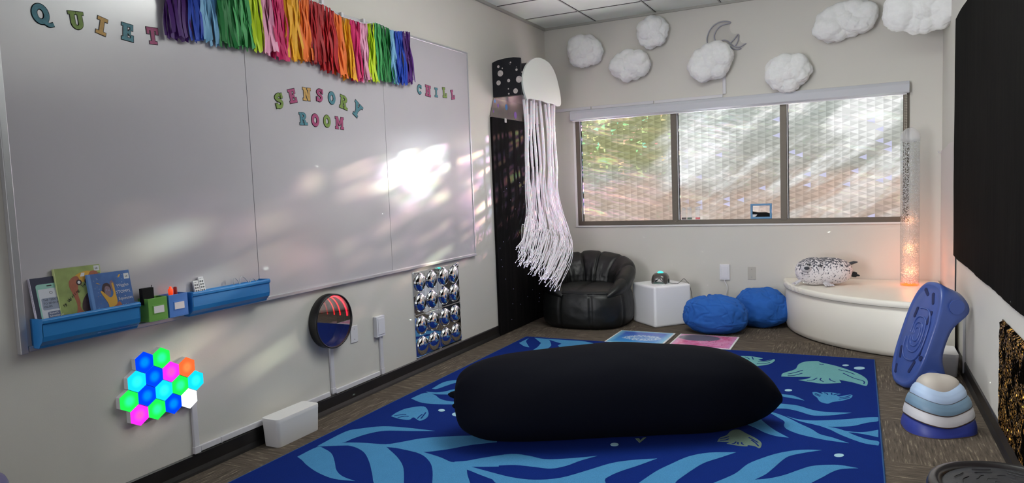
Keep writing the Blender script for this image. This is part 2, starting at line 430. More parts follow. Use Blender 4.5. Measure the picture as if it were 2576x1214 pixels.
def felt_mat():
    m,nt,b=nmat('black_felt'); g=NG(nt); tc=g.n('ShaderNodeTexCoord')
    mp=g.n('ShaderNodeMapping'); mp.inputs['Scale'].default_value=(3,9,.7); g.l(tc.outputs['Object'],mp.inputs[0])
    n=g.noise(mp.outputs[0],2.5,8,.7)
    g.l(g.mix(g.mr(n,.4,.75),'#0b0a0a','#161413'),b.inputs['Base Color']); b.inputs['Roughness'].default_value=.95; b.inputs['Specular IOR Level'].default_value=.05
    bp=g.n('ShaderNodeBump'); bp.inputs['Strength'].default_value=.3; bp.inputs['Distance'].default_value=.01; g.l(n,bp.inputs['Height']); g.l(bp.outputs[0],b.inputs['Normal'])
    return m
# black felt hung on the right wall
def felt():
    mb=MB(); y0,y1,z0,z1=5.97,.6,.735,2.41
    def fn(u,v):
        y=y0+(y1-y0)*u; z=z0+(z1-z0)*v
        e=.006*fbm(Vector((z*6,3,0)))*(1 if u<.01 else 0)
        c=.014+.006*math.sin(y*7)*(.5+.5*math.cos(z*2))+.004*fbm(Vector((y*3,z*1.5,1)))
        dz=(.008*fbm(Vector((y*9,0,5))) if v<.01 or v>.99 else 0)
        return RW(y+e*3,z+dz,max(c,.008))
    mb.surf(fn,160,24)
    mb.surf(lambda u,v: fn(u,v)*1.0 if False else RW(y0+(y1-y0)*u,z0+(z1-z0)*v,.003),160,24)
    o=mb.build('felt_curtain',felt_mat()); tag(o,'large black felt sheet hung flat on the right wall','wall covering')
felt()
def sequin():
    m,nt,b=nmat('gold_sequins'); g=NG(nt); tc=g.n('ShaderNodeTexCoord')
    v=g.n('ShaderNodeTexVoronoi'); v.inputs['Scale'].default_value=130; g.l(tc.outputs['Object'],v.inputs['Vector'])
    s=g.n('ShaderNodeSeparateColor'); g.l(v.outputs['Color'],s.inputs[0])
    n=g.noise(tc.outputs['Object'],9,3)
    f=g.m('MULTIPLY',g.m('GREATER_THAN',s.outputs[0],.62),g.mr(n,.42,.6))
    g.l(g.mix(f,'#0b0907','#f0b04a'),b.inputs['Base Color']); g.l(f,b.inputs['Metallic']); g.l(f,b.inputs['Specular IOR Level']); b.inputs['Roughness'].default_value=.3
    sub=g.n('ShaderNodeVectorMath',operation='SUBTRACT'); g.l(v.outputs['Color'],sub.inputs[0]); sub.inputs[1].default_value=(.5,.5,.5)
    sc=g.n('ShaderNodeVectorMath',operation='SCALE'); g.l(sub.outputs[0],sc.inputs[0]); sc.inputs['Scale'].default_value=1.5
    ge=g.n('ShaderNodeNewGeometry'); ad=g.n('ShaderNodeVectorMath',operation='ADD'); g.l(ge.outputs['Normal'],ad.inputs[0]); g.l(sc.outputs[0],ad.inputs[1])
    nn=g.n('ShaderNodeVectorMath',operation='NORMALIZE'); g.l(ad.outputs[0],nn.inputs[0]); g.l(nn.outputs[0],b.inputs['Normal'])
    mb=MB()
    def fn(u,v2):
        y=4.06+(1.2-4.06)*u; z=.105+(.625-.105)*v2
        return RW(y+.006*noise.noise(Vector((z*40,0,0))),z+.002*noise.noise(Vector((y*13,0,0))),(.02+.004*noise.noise(Vector((y*20,z*20,0)))) if 0<u<1 and 0<v2<1 else .003)
    mb.surf(fn,120,40); mb.surf(lambda u,v2: RW(4.06+(1.2-4.06)*u,.105+.52*v2,.004),2,2)
    tag(mb.build('sequin_panel',m),'black and gold sequin panel low on the right wall','sequin panel')
sequin()

# ------------------------------------------------------------------ whiteboard
WY0,WY1,S1,S2,BZ0,BZ1=1.583,5.226,2.797,4.025,.781,2.491
root=thing('whiteboard','large three panel whiteboard covering the left wall','whiteboard',(WL,3.4,BZ0))
for a,b in((WY0,S1),(S1,S2),(S2,WY1)):
    MB().span((a+.0012,BZ0+.02,.002),(b-.0012,BZ1-.015,.014),fr=LW).build('panel',M['board'],root,bevel=.001,seg=1)
MB().span((WY0,BZ0+.02,.001),(WY1,BZ1-.02,.009),fr=LW).build('backing',M['gasket'],root)
mb=MB()
mb.span((WY0,BZ1-.018,.001),(WY1,BZ1,.02),fr=LW); mb.span((WY1-.012,BZ0+.022,.001),(WY1,BZ1-.018,.02),fr=LW)
mb.build('frame',M['alu'],root,bevel=.002)
mb=MB(); mb.span((WY0,BZ0,.001),(WY1,BZ0+.022,.026),fr=LW); mb.build('bottom_rail',M['alu'],root,bevel=.003)
mb=MB(); mb.span((WY0-.032,BZ0-.005,.001),(WY0-.004,BZ1,.03),fr=LW); mb.build('side_rail',M['alu'],root,bevel=.003)

# ------------------------------------------------------------------ letters (slab serif stickers)
def R_(x0,x1,y0,y1): return [(x0,y0),(x1,y0),(x1,y1),(x0,y1)]
def arc(cx,cy,rx,ry,ix,iy,a0,a1,n=20):
    out=[]
    for i in range(n):
        t0=math.radians(a0+(a1-a0)*i/n); t1=math.radians(a0+(a1-a0)*(i+1)/n)
        out.append([(cx+rx*math.cos(t0),cy+ry*math.sin(t0)),(cx+rx*math.cos(t1),cy+ry*math.sin(t1)),(cx+ix*math.cos(t1),cy+iy*math.sin(t1)),(cx+ix*math.cos(t0),cy+iy*math.sin(t0))])
    return out
def ribbon(pts,w):
    pts=catmull(pts,6,False); out=[]
    L=[];Rr=[]
    for i,p in enumerate(pts):
        a=pts[max(i-1,0)];b=pts[min(i+1,len(pts)-1)]; dx,dy=b[0]-a[0],b[1]-a[1]; l=math.hypot(dx,dy) or 1
        L.append((p[0]-dy/l*w/2,p[1]+dx/l*w/2)); Rr.append((p[0]+dy/l*w/2,p[1]-dx/l*w/2))
    return [[L[i],L[i+1],Rr[i+1],Rr[i]] for i in range(len(pts)-1)]
GL={
'I':([R_(.18,.42,0,1),R_(0,.6,0,.18),R_(0,.6,.82,1)],.6),
'L':([R_(.1,.36,0,1),R_(0,.5,.83,1),R_(0,.74,0,.18),R_(.55,.74,0,.42)],.74),
'T':([R_(.28,.52,0,1),R_(.14,.66,0,.17),R_(0,.8,.82,1),R_(0,.17,.6,1),R_(.63,.8,.6,1)],.8),
'E':([R_(.1,.36,0,1),R_(0,.72,.83,1),R_(0,.76,0,.18),R_(.3,.56,.42,.58),R_(.55,.72,.66,1),R_(.58,.76,0,.36),R_(.46,.57,.34,.66)],.76),
'H':([R_(.1,.34,0,1),R_(.56,.8,0,1),R_(0,.42,0,.17),R_(.48,.9,0,.17),R_(0,.42,.83,1),R_(.48,.9,.83,1),R_(.3,.6,.42,.58)],.9),
'N':([R_(.1,.3,0,1),R_(.6,.8,0,1),R_(0,.4,0,.17),R_(.5,.9,.83,1),R_(0,.32,.83,1),[(.1,1),(.36,1),(.8,0),(.54,0)]],.9),
'M':([R_(.1,.3,0,1),R_(.75,.95,0,1),R_(0,.4,0,.17),R_(.65,1.05,0,.17),R_(0,.32,.83,1),R_(.73,1.05,.83,1),[(.1,1),(.34,1),(.6,.28),(.45,.28)],[(.95,1),(.71,1),(.45,.28),(.6,.28)]],1.05),
'U':([R_(.1,.35,.36,1),R_(.55,.8,.36,1),R_(0,.44,.84,1),R_(.46,.9,.84,1)]+arc(.45,.38,.35,.38,.1,.17,180,360),.9),
'O':(arc(.42,.5,.42,.5,.17,.25,0,360,36),.84),
'Q':(arc(.42,.5,.42,.5,.17,.25,0,360,36)+ribbon([(.46,.16),(.62,.04),(.76,-.04),(.96,-.0)],.18),.84),
'C':(arc(.42,.5,.42,.5,.17,.26,38,322,26)+[R_(.62,.78,.62,.95)],.8),
'S':(ribbon([(.7,.7),(.58,.87),(.36,.89),(.17,.76),(.26,.6),(.5,.49),(.62,.32),(.5,.14),(.28,.11),(.1,.3)],.22)+[R_(.6,.76,.64,.98),R_(.02,.18,.02,.36)],.78),
'R':([R_(.1,.35,0,1),R_(0,.44,0,.17),R_(0,.45,.84,1)]+arc(.42,.73,.36,.27,.12,.1,-90,90,14)+[R_(.3,.43,.84,1),R_(.3,.43,.46,.62),[(.36,.5),(.6,.5),(.82,.1),(.58,.1)],R_(.52,.92,0,.17)],.92),
'Y':([R_(.32,.58,0,.5),R_(.2,.7,0,.16),R_(0,.4,.85,1),R_(.52,.9,.85,1),[(.08,.9),(.32,.9),(.56,.42),(.34,.4)],[(.82,.9),(.6,.9),(.34,.42),(.56,.4)]],.9),
}
M['ink']=mat('letter_outline','#15161c',.6)
def watercol(name,c): return mat(name,c,.55,noise_amt=.18,scale=60)
LC={'teal':watercol('letter_teal','#3f7a88'),'green':watercol('letter_green','#6f8a3a'),'tan':watercol('letter_tan','#bb934c'),'pink':watercol('letter_pink','#9c3c6a')}
M['white_speck']=mat('sticker_peel','#ffffff',.3)
def expand(q,e):
    cx=sum(p[0] for p in q)/4; cy=sum(p[1] for p in q)/4; a=0
    n=len(q); area=sum(q[i][0]*q[(i+1)%n][1]-q[(i+1)%n][0]*q[i][1] for i in range(n))
    if area<0: q=q[::-1]
    out=[]
    for i in range(n):
        p0,p1,p2=q[i-1],q[i],q[(i+1)%n]
        def nr(a,b):
            dx,dy=b[0]-a[0],b[1]-a[1]; l=math.hypot(dx,dy) or 1e-6; return dy/l,-dx/l
        n1=nr(p0,p1); n2=nr(p1,p2); bx,by=n1[0]+n2[0],n1[1]+n2[1]; d=bx*n1[0]+by*n1[1]
        k=e/max(d,.4); out.append((p1[0]+bx*k,p1[1]+by*k))
    return out
def letter(ch,col,top,bot,label,grp,wf=1.0):
    t=Vector(pl(*top,.016)); b=Vector(pl(*bot,.016)); h=(t-b).length; up=(t-b)/h
    rt=Vector((up[1],-up[0])); 
    polys,w=GL[ch]; mb=MB()
    def fr(a,bb,c): 
        q=b+up*(bb*h)+rt*((a-w/2)*h*wf); return LW(q[0],q[1],c)
    e=.035
    for q in polys: mb.prism(expand(q,e),.0145,.0158,fr,0)
    for i_,q in enumerate(polys): mb.prism(q,.0150,.0164+.00007*i_,fr,1)
    o=mb.build('letter_'+ch.lower()+'_sticker',[M['ink'],LC[col]],origin=LW(b[0],b[1],.0145))
    tag(o,label,'letter',grp)
G1='letters spelling QUIET on the whiteboard'; G2='letters spelling SENSORY'; G3='letters spelling ROOM'; G4='letters spelling CHILL'
cn={'teal':'teal','green':'green','tan':'tan','pink':'pink'}
for ch,col,t,b,l in [('Q','teal',(95.6,9),(107.5,61),'large teal letter Q at the top left of the whiteboard'),
 ('U','green',(189,29),(197,74),'green letter U in the word QUIET'),('I','tan',(259,45),(253,86),'tan letter I in the word QUIET'),
 ('E','teal',(321,60),(321,102),'teal letter E in the word QUIET'),('T','pink',(382,69.5),(387,111),'pink letter T ending the word QUIET')]: letter(ch,col,t,b,l,G1)
for ch,col,t,b,l in [('S','green',(697.5,234.6),(706,272),'green letter S starting the arched word SENSORY'),('E','pink',(731.8,224),(739.5,258.5),'pink letter E in the word SENSORY'),
 ('N','tan',(771,220.8),(773,253),'tan letter N in the word SENSORY'),('S','pink',(803,223.5),(804.3,255.5),'pink letter S in the middle of the word SENSORY'),
 ('O','teal',(834.6,230.6),(834.6,262),'teal letter O in the word SENSORY'),('R','green',(866.5,241.5),(864,273.5),'green letter R in the word SENSORY'),
 ('Y','teal',(904,261),(893,291),'teal tilted letter Y ending the word SENSORY')]: letter(ch,col,t,b,l,G2)
for ch,col,t,b,l in [('R','teal',(762,283),(764.7,314),'teal letter R starting the word ROOM'),('O','pink',(792.8,286),(793.4,318),'pink first letter O in the word ROOM'),
 ('O','green',(822.4,289.3),(823,320),'green second letter O in the word ROOM'),('M','pink',(853.7,294.2),(854.7,324.5),'pink letter M with a curled shiny foot in the word ROOM')]: letter(ch,col,t,b,l,G3)
for ch,col,t,b,l in [('C','teal',(1054.7,212.5),(1056,237),'small teal letter C starting the word CHILL'),('H','pink',(1076.8,215),(1077.2,242),'small pink letter H in the word CHILL'),
 ('I','teal',(1097,221),(1098,244),'small teal letter I in the word CHILL'),('L','green',(1117.5,220),(1119.5,245.5),'small green letter L in the word CHILL'),
 ('L','pink',(1137.5,226.5),(1140.5,249.5),'small pink letter L ending the word CHILL')]: letter(ch,col,t,b,l,G4)
mb=MB(); y_,z_=pl(1057,0)[0],0
# ------------------------------------------------------------------ ribbon garland
root=thing('ribbon_garland','rainbow garland of satin ribbons hanging across the top of the whiteboard','garland',LW(3.3,2.13,.03))
bands=[('purple','#4a1670',2.308,2.425,2.125),('navy blue','#1d46b5',2.425,2.5,2.128),('light blue','#7fb6dc',2.5,2.61,2.132),('dark green','#1f7a3c',2.61,2.72,2.136),('green','#44a45c',2.72,2.82,2.138),
 ('lime','#c3de1e',2.82,2.905,2.14),('light pink','#eaa3c2',2.905,2.975,2.135),('magenta','#cf1f66',2.975,3.085,2.125),('golden','#efae22',3.085,3.2,2.13),('orange','#f0742a',3.2,3.28,2.14),
 ('dark red','#a8121c',3.28,3.39,2.14),('red','#b5141e',3.39,3.515,2.105),('orange','#f0742a',3.515,3.585,2.088),('golden','#efae22',3.585,3.665,2.082),('magenta','#cf1f66',3.665,3.755,2.08),
 ('light pink','#eaa3c2',3.755,3.835,2.085),('lime','#c3de1e',3.835,3.915,2.1),('green','#44a45c',3.915,3.99,2.112),('dark green','#1f7a3c',3.99,4.09,2.112),('light blue','#7fb6dc',4.09,4.155,2.115),('royal blue','#1d46b5',4.155,4.255,2.118),('purple','#4a1670',4.255,4.335,2.135)]
def cordz(y):
    k=[(2.28,2.52),(2.6,2.515),(2.95,2.525),(3.24,2.505),(3.42,2.5),(3.59,2.462),(3.79,2.462),(3.96,2.492),(4.12,2.474),(4.34,2.5)]
    for (a,za),(b,zb) in zip(k,k[1:]):
        if a<=y<=b:
            t=(y-a)/(b-a); t=t*t*(3-2*t); return za+(zb-za)*t
    return 2.5
rib={}
for name,colr,y0,y1,zb in bands:
    if name not in rib: rib[name]=mat('satin_'+name.replace(' ','_'),colr,.5,spec=.3)
    mb=MB(); nrib=max(6,int((y1-y0)/.0055)); 
    for i in range(nrib):
        yt=y0+(y1-y0)*(i+.5)/nrib; w=random.uniform(.015,.021); zt=cordz(yt)
        zb2=zb+random.uniform(-.012,.018); dy=random.uniform(-.012,.016)+((i+.5)/nrib-.5)*.02+.006; c0=.04+random.uniform(-.004,.006); cb=random.uniform(.026,.066)
        ph=random.uniform(0,6); tw=random.uniform(-.8,.8); tw0=random.uniform(-.35,.35)
        def fn(u,v,yt=yt,zt=zt,zb2=zb2,dy=dy,c0=c0,cb=cb,ph=ph,tw=tw,tw0=tw0,w=w):
            yy=yt+dy*u**1.6+.004*math.sin(ph+u*7); zz=zt+(zb2-zt)*u; cc=c0+(cb-c0)*u+.006*math.sin(ph*2+u*9)
            a=tw0+tw*math.sin(u*2.5+ph*.3); ww=w*(.6+.4*min(1,u*6))
            return LW(yy+(v-.5)*ww*math.cos(a),zz+(v-.5)*.012*u**8*math.sin(ph*7),max(.019,cc+(v-.5)*ww*math.sin(a)))
        mb.surf(fn,14,2)
    t=mb.build('ribbon_tassel',rib[name],root); t['label']=name+' ribbons'
mb=MB(); mb.tube([LW(2.28+i*(2.06/80),cordz(2.28+i*(2.06/80)),.042) for i in range(81)],.003,6)
for yy in (3.42,3.6,3.82): mb.span((yy-.01,cordz(yy)-.0,.016),(yy+.01,cordz(yy)+.03,.04),fr=LW)
mb.build('cord',M['white_plastic'],root)

# ------------------------------------------------------------------ trays, bins and what they hold
def tray(y0,y1,label):
    root=thing('magnetic_tray',label,'tray',LW((y0+y1)/2,.8,.03),'blue trays on the whiteboard')
    D=.092
    prof=[(.016,.905),(.016,.803),(.024,.792),(D-.03,.792),(D-.024,.803),(D-.006,.82),(D,.84),(D,.888),(D+.008,.893),(D+.009,.905),(D+.002,.912),(D-.006,.907),(D-.006,.842),(D-.03,.812),(.022,.804),(.022,.905)]
    n=len(prof); mb=MB(); K=2
    vs=[];fs=[]
    for y in (y0,y1): vs+= [LW(y,z,c) for c,z in prof]
    fs=[(i,(i+1)%n,n+(i+1)%n,n+i) for i in range(n)]
    mb.add(vs,fs)
    endp=[(.016,.91),(.016,.803),(.024,.792),(D-.03,.792),(D-.024,.803),(D-.006,.82),(D,.84),(D,.888),(D+.008,.893),(D+.009,.905),(D+.002,.912)]
    for ya,yb in((y0,y0+.005),(y1-.005,y1)):
        m=len(endp); vv=[LW(ya,z,c) for c,z in endp]+[LW(yb,z,c) for c,z in endp]
        mb.add(vv,[list(range(m)),[m+i for i in range(m)][::-1]]+[(i,(i+1)%m,m+(i+1)%m,m+i) for i in range(m)])
    mb.build('trough',M['blue_tray'],root,bevel=.0015)
    return root
tray(1.6,2.022,'blue plastic tray at the lower left of the whiteboard holding books')
tray(2.298,2.792,'longer blue plastic tray holding remotes and a grey cable')
def bin_(y0,y1,m,label,cat):
    root=thing('magnetic_bin',label,cat,LW((y0+y1)/2,.808,.05),'small storage bins on the whiteboard')
    mb=MB(); c0,c1,z0,z1,t=.018,.088,.81,.916,.003
    mb.span((y0,z0,c0),(y1,z0+t,c1),fr=LW); mb.span((y0,z0+t,c0),(y1,z1,c0+t),fr=LW); mb.span((y0,z0+t,c1-t),(y1,z1,c1),fr=LW); mb.span((y0+.0004,z0+t,c0+t),(y0+t,z1-.0003,c1-t),fr=LW); mb.span((y1-t,z0+t,c0+t),(y1-.0004,z1-.0003,c1-t),fr=LW)
    mb.build('body',m,root,bevel=.0012)
    yc=(y0+y1)/2+.003
    lf=MB().span((yc-.03,.842,c1),(yc+.03,.882,c1+.002),fr=LW).build('label_frame',m,root,bevel=.0006)
    MB().span((yc-.026,.846,c1+.0015),(yc+.026,.878,c1+.0028),fr=LW).build('label_card',M['white_matte'],lf)
bin_(2.066,2.163,M['green_bin'],'small green bin with a blank white label on the whiteboard rail','bin')
bin_(2.172,2.274,M['blue_bin'],'small blue bin with a blank white label beside the green bin','bin')
M['fabric_black']=mat('black_fabric','#060608',.95,bump=.3,bscale=200)
mb=MB(); mb.box((2.09,.925,.05),(.058,.075,.022),fr=LW); mb.tube([LW(2.116,.958,.05),LW(2.118,.972,.05)],.0018,6)
tag(mb.build('felt_eraser',M['fabric_black'],bevel=.004),'black cloth eraser sticking up from the green bin','eraser')
def marker(y,c,col,cap,label,z1,tilt=0):
    root=thing('marker_pen',label,'marker',LW(y,.82,c),'pens in the blue bin')
    fr=frame(LW(y,.82,c),(1,0,0),(0,1,0),(0,tilt,1))
    MB().lathe([(0,0),(.007,0),(.007,z1-.82-.035),(.004,z1-.82-.033)],fr=fr,n=14).build('barrel',M['white_plastic'],root)
    MB().lathe([(.0085,z1-.82-.036),(.0085,z1-.82-.004),(.007,z1-.82),(0,z1-.82)],fr=fr,n=14).build('cap',cap,root)
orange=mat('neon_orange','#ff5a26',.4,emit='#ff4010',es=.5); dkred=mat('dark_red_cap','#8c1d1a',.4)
root=thing('marker_pen','bright orange capped pen in the small blue bin','marker',LW(2.214,.82,.05),'pens in the blue bin')
fr=frame(LW(2.214,.82,.05),(1,0,0),(0,1,0),(0,0,1))
MB().lathe([(0,0),(.008,0),(.008,.09)],fr=fr,n=14).build('barrel',M['white_plastic'],root)
MB().lathe([(.009,.088),(.011,.1),(.0115,.118),(.006,.122),(.005,.13),(0,.131)],fr=fr,n=14).build('cap',orange,root)
marker(2.24,.05,None,dkred,'dark red capped pen beside the orange one in the blue bin',.946)
# remotes
def remote(y,z,label):
    root=thing('remote_control',label,'remote',LW(y+.013,.83,.05),'white remotes in the long tray')
    fr=frame(LW(y,.825,.036),(0,1,0),Vector((-.12,-.08,1)).normalized(),(1,0,.12))
    h=z-.825
    MB().span((0,0,0),(.031,h,.01),fr=fr).build('casing',M['white_plastic'],root,bevel=.002)
    mb=MB()
    for r in range(5):
        for c in range(2): mb.prism(circle(.0095+.0125*c,h-.022-.0145*r,.0045,14),.0098,.0112,fr)
    for c,rr in((.008,.0012),(.0155,.0018),(.023,.0012)): mb.prism(circle(c,h-.0095,rr,10),.0098,.0108,fr)
    mb.build('buttons',mat('remote_buttons','#4b4e58',.5),root)
remote(2.366,.957,'white remote control, the shorter and left of the two in the long tray')
remote(2.4,.972,'white remote control, the taller and right of the two in the long tray')
mb=MB()
pts=[(2.59,.9,.05),(2.592,.925,.045),(2.603,.938,.04),(2.615,.93,.045),(2.622,.905,.055),(2.612,.9,.07),(2.62,.925,.06),(2.64,.94,.05),(2.66,.935,.05),(2.675,.91,.06),(2.69,.9,.06),(2.7,.915,.05),(2.72,.92,.05),(2.735,.905,.055),(2.72,.89,.06)]
mb.tube([LW(*p) for p in catmull(pts,5,False)],.0022,8)
tag(mb.build('white_cable',mat('cable_grey','#a9adb5',.4)),'thin grey cable coiled in the long blue tray','cable')

# ---- books
def text_mesh(s, size, fr, mb, mi, c=0.0, shear=0, spacing=1.0, rot=0):
    cu=bpy.data.curves.new('t','FONT'); cu.body=s; cu.size=size; cu.shear=shear; cu.space_character=spacing; cu.resolution_u=2
    ob=bpy.data.objects.new('t',cu); C.objects.link(ob)
    dg=bpy.context.evaluated_depsgraph_get(); me=bpy.data.meshes.new_from_object(ob.evaluated_get(dg))
    ca,sa=math.cos(rot),math.sin(rot)
    vs=[fr(v.co.x*ca-v.co.y*sa,v.co.x*sa+v.co.y*ca,c) for v in me.vertices]
    mb.add(vs,[list(p.vertices) for p in me.polygons],mi)
    bpy.data.objects.remove(ob); bpy.data.curves.remove(cu); bpy.data.meshes.remove(me)
def book(y0,c,w,h,t,label,covercol,spinecol,tilt,z0=.808,lean=.14,yaw=0):
    root=thing('picture_book',label,'book',LW(y0+w/2,z0,c),'books in the blue tray')
    U=Vector((yaw,1,0)).normalized(); V=Vector((-lean,tilt,1)).normalized(); W=U.cross(V).normalized()
    fr=frame(LW(y0,z0,c),U,V,W)
    MB().span((.002,.002,-t+.002),(w-.003,h-.002,-.002),fr=fr).build('pages',M['white_matte'],root)
    mb=MB(); mb.span((0,0,-.002),(w,h,0),fr=fr); mb.span((0,0,-t),(w,h,-t+.002),fr=fr); cv=mb.build('cover',covercol,root,bevel=.0005,seg=1)
    MB().span((-.0015,0,-t),(.001,h,0.0003),fr=fr).build('spine',spinecol,root,bevel=.0006)
    return cv,fr
navy=mat('cover_navy','#2a2d45',.5); pinkish=mat('spine_pale','#d4cfe0',.5); mint=mat('cover_mint','#8fc0b4',.5); cream=mat('cover_cream','#c9ccd6',.5); slate=mat('cover_slate','#5e6888',.5); inkm=mat('print_ink','#16151c',.6); whitep=mat('print_white','#e9e9ee',.6)
root,fr=book(1.613,.062,.12,.262,.012,'dark paperback with a phone drawn on its cover, leftmost of the three books',navy,pinkish,-.03)
mb=MB(); w,h=.135,.262
def rr(x0,y0,x1,y1,r=.006):
    o=[]
    for cx,cy,a in((x1-r,y1-r,0),(x0+r,y1-r,90),(x0+r,y0+r,180),(x1-r,y0+r,270)):
        for k in range(5): t=math.radians(a+k*22.5); o.append((cx+r*math.cos(t),cy+r*math.sin(t)))
    return o
mb.prism(rr(.018,-.0+.01,.13,.235,.01),0,.0003,fr,0); mb.prism(rr(.024,.01,.126,.215,.004),.0003,.0006,fr,1)
mb.prism(rr(.03,.13,.13,.178),.0006,.0009,fr,2); mb.prism(rr(.045,.083,.13,.122),.0006,.0009,fr,3); mb.prism(rr(.05,.04,.13,.07),.0006,.0009,fr,3)
mb.prism(rr(.06,.224,.08,.229,.002),.0003,.0006,fr,4); mb.prism(circle(.072,.198,.006),.0006,.0009,fr,4); mb.prism(circle(.072,.198,.0045),.0009,.0011,fr,1)
for i,s in enumerate(('THE TEEN GUIDE','TO SENSORY','ISSUES')): text_mesh(s,.0115,frame(fr(.035,.166-.0135*i,0),fr(1,0,0)-fr(0,0,0),fr(0,1,0)-fr(0,0,0),fr(0,0,1)-fr(0,0,0)),mb,4,.0012)
for i,s in enumerate(('Rachel S','Schneider, M','MHC')): text_mesh(s,.0105,frame(fr(.05,.112-.0115*i,0),fr(1,0,0)-fr(0,0,0),fr(0,1,0)-fr(0,0,0),fr(0,0,1)-fr(0,0,0)),mb,5,.0012)
mb.build('cover_print',[mint,cream,mat('bubble_grey','#8e97ad',.5),slate,inkm,whitep],root)
mb=MB()
text_mesh('The Teen Guide to Sensory Issues',.0085,frame(fr(-.0018,.245,-.003),fr(0,-1,0)-fr(0,0,0),fr(0,0,1)-fr(0,0,0),fr(-1,0,0)-fr(0,0,0)),mb,0,.0003)
mb.build('spine_print',[inkm],root)

green_c=mat('cover_green','#8b9a5c',.5,noise_amt=.25,scale=14); lime_s=mat('spine_lime','#b9c487',.5); skin=mat('ink_skin','#9a5a44',.6,noise_amt=.12,scale=30); hair=mat('ink_hair','#38242a',.6,noise_amt=.3,scale=40); yel=mat('ink_yellow','#c99a3a',.6); grey_l=mat('card_white','#cfd0d4',.5)
root,fr=book(1.708,.058,.192,.288,.014,'tall green picture book showing arms lifting a toy car, middle of the three',green_c,lime_s,-.03,lean=.09)
mb=MB()
# arms, car, hair
mb.prism(catmull([(.045,.055),(.07,.12),(.06,.175),(.05,.21),(.055,.235),(.085,.235),(.085,.2),(.08,.175),(.085,.14),(.085,.11),(.13,.05),(.1,.04)],4),.0002,.0004,fr,0)
mb.prism(catmull([(.07,.215),(.08,.25),(.12,.265),(.15,.262),(.155,.24),(.15,.222),(.11,.222)],4),.0004,.0006,fr,2)
mb.prism(catmull([(.13,.225),(.145,.26),(.17,.262),(.185,.24),(.185,.21),(.16,.205)],4),.0006,.0008,fr,0)
mb.prism(catmull([(.05,.21),(.06,.24),(.085,.25),(.095,.235),(.085,.21),(.06,.2)],4),.0006,.0008,fr,0)
mb.prism(circle(.092,.222,.012),.0008,.001,fr,1); mb.prism(circle(.128,.224,.012),.0008,.001,fr,1); mb.prism(circle(.092,.222,.006),.001,.0012,fr,4); mb.prism(circle(.128,.224,.006),.001,.0012,fr,4)
mb.prism([(.1,.245),(.108,.26),(.122,.26),(.118,.245)],.0008,.001,fr,4)
mb.prism(catmull([(.09,.11),(.1,.15),(.135,.185),(.18,.2),(.206,.195),(.206,.02),(.15,.03),(.135,.07),(.11,.085)],4),.0004,.0006,fr,1)
mb.prism(catmull([(.16,.03),(.165,.1),(.18,.14),(.204,.16),(.204,.03)],4),.0006,.0008,fr,0)
mb.prism(R_(.164,.188,.262,.284),.0004,.0006,fr,4)
ux,vx,wx=fr(1,0,0)-fr(0,0,0),fr(0,1,0)-fr(0,0,0),fr(0,0,1)-fr(0,0,0)
text_mesh('68',.012,frame(fr(.169,.268,0),ux,vx,wx),mb,3,.0009)
for i,ch in enumerate('My Whirling, Twirling Moto'):
    a=i/25; X=.016+.165*a; Y=.128+.065*a+.035*math.sin(a*PI)*.6+.05*a*a
    if ch!=' ': text_mesh(ch,.0185,frame(fr(X,Y,0),ux,vx,wx),mb,3,.0014,rot=.45+.25*a)
mb.build('cover_print',[skin,hair,yel,inkm,grey_l],root)
MB().span((.1895,0,.0001),(.192,.288,.0006),fr=fr).build('cover_edge',lime_s,root)

blue_c=mat('cover_blue','#3d639f',.5,noise_amt=.18,scale=20); blue_s=mat('spine_blue','#5d86c0',.5)
root,fr=book(1.831,.078,.189,.25,.016,'blue picture book with a cheering child on its cover, rightmost of the three',blue_c,blue_s,-.03,lean=.12)
ux,vx,wx=fr(1,0,0)-fr(0,0,0),fr(0,1,0)-fr(0,0,0),fr(0,0,1)-fr(0,0,0)
mb=MB(); mb.span((0,0,0),(.012,.25,.0008),fr=fr,mi=1)
mb.prism(catmull([(.05,.17),(.06,.2),(.08,.205),(.092,.19),(.09,.165),(.075,.15),(.055,.15)],4),.0002,.0004,fr,3)
mb.prism(catmull([(.062,.165),(.068,.19),(.084,.188),(.09,.17),(.085,.15),(.07,.146)],4),.0004,.0006,fr,2)
mb.prism(catmull([(.09,.2),(.098,.165),(.108,.17),(.11,.2),(.1,.215)],4),.0003,.0005,fr,2)
mb.prism(catmull([(.045,.168),(.05,.175),(.082,.142),(.1,.158),(.098,.2),(.106,.2),(.11,.15),(.108,.11),(.07,.095),(.068,.12)],4),.0006,.0008,fr,4)
mb.prism(catmull([(.075,.03),(.07,.08),(.085,.1),(.105,.11),(.12,.12),(.13,.1),(.118,.085),(.1,.08),(.09,.05),(.09,.03)],4),.0005,.0007,fr,5)
mb.prism(circle(.072,.175,.0018,8),.0006,.0009,fr,6); mb.prism(circle(.082,.173,.0018,8),.0006,.0009,fr,6)
for i,(x,y,a) in enumerate([(.03,.21,-.4),(.13,.222,.7),(.178,.075,-.3),(.05,.03,.5),(.03,.06,.9)]):
    mb.prism(catmull([(x,y),(x+.01*math.cos(a),y+.012*math.sin(a)+.004),(x+.022*math.cos(a),y+.022*math.sin(a)),(x+.012*math.cos(a),y+.008*math.sin(a)-.002)],4),.0003,.0005,fr,4)
random.seed(3)
for i in range(110):
    x=random.uniform(.018,.182); y=random.uniform(.005,.24)
    if .05<x<.12 and y>.09: continue
    a=random.uniform(0,3); l=random.uniform(.002,.006)
    mb.prism([(x,y),(x+l*math.cos(a),y+l*math.sin(a)),(x+l*math.cos(a)-.001,y+l*math.sin(a)+.001),(x-.001,y+.001)],.0002,.0004,fr,random.choice((6,6,4,7)))
mb.prism(R_(.160,.184,.212,.236),.0004,.0006,fr,7)
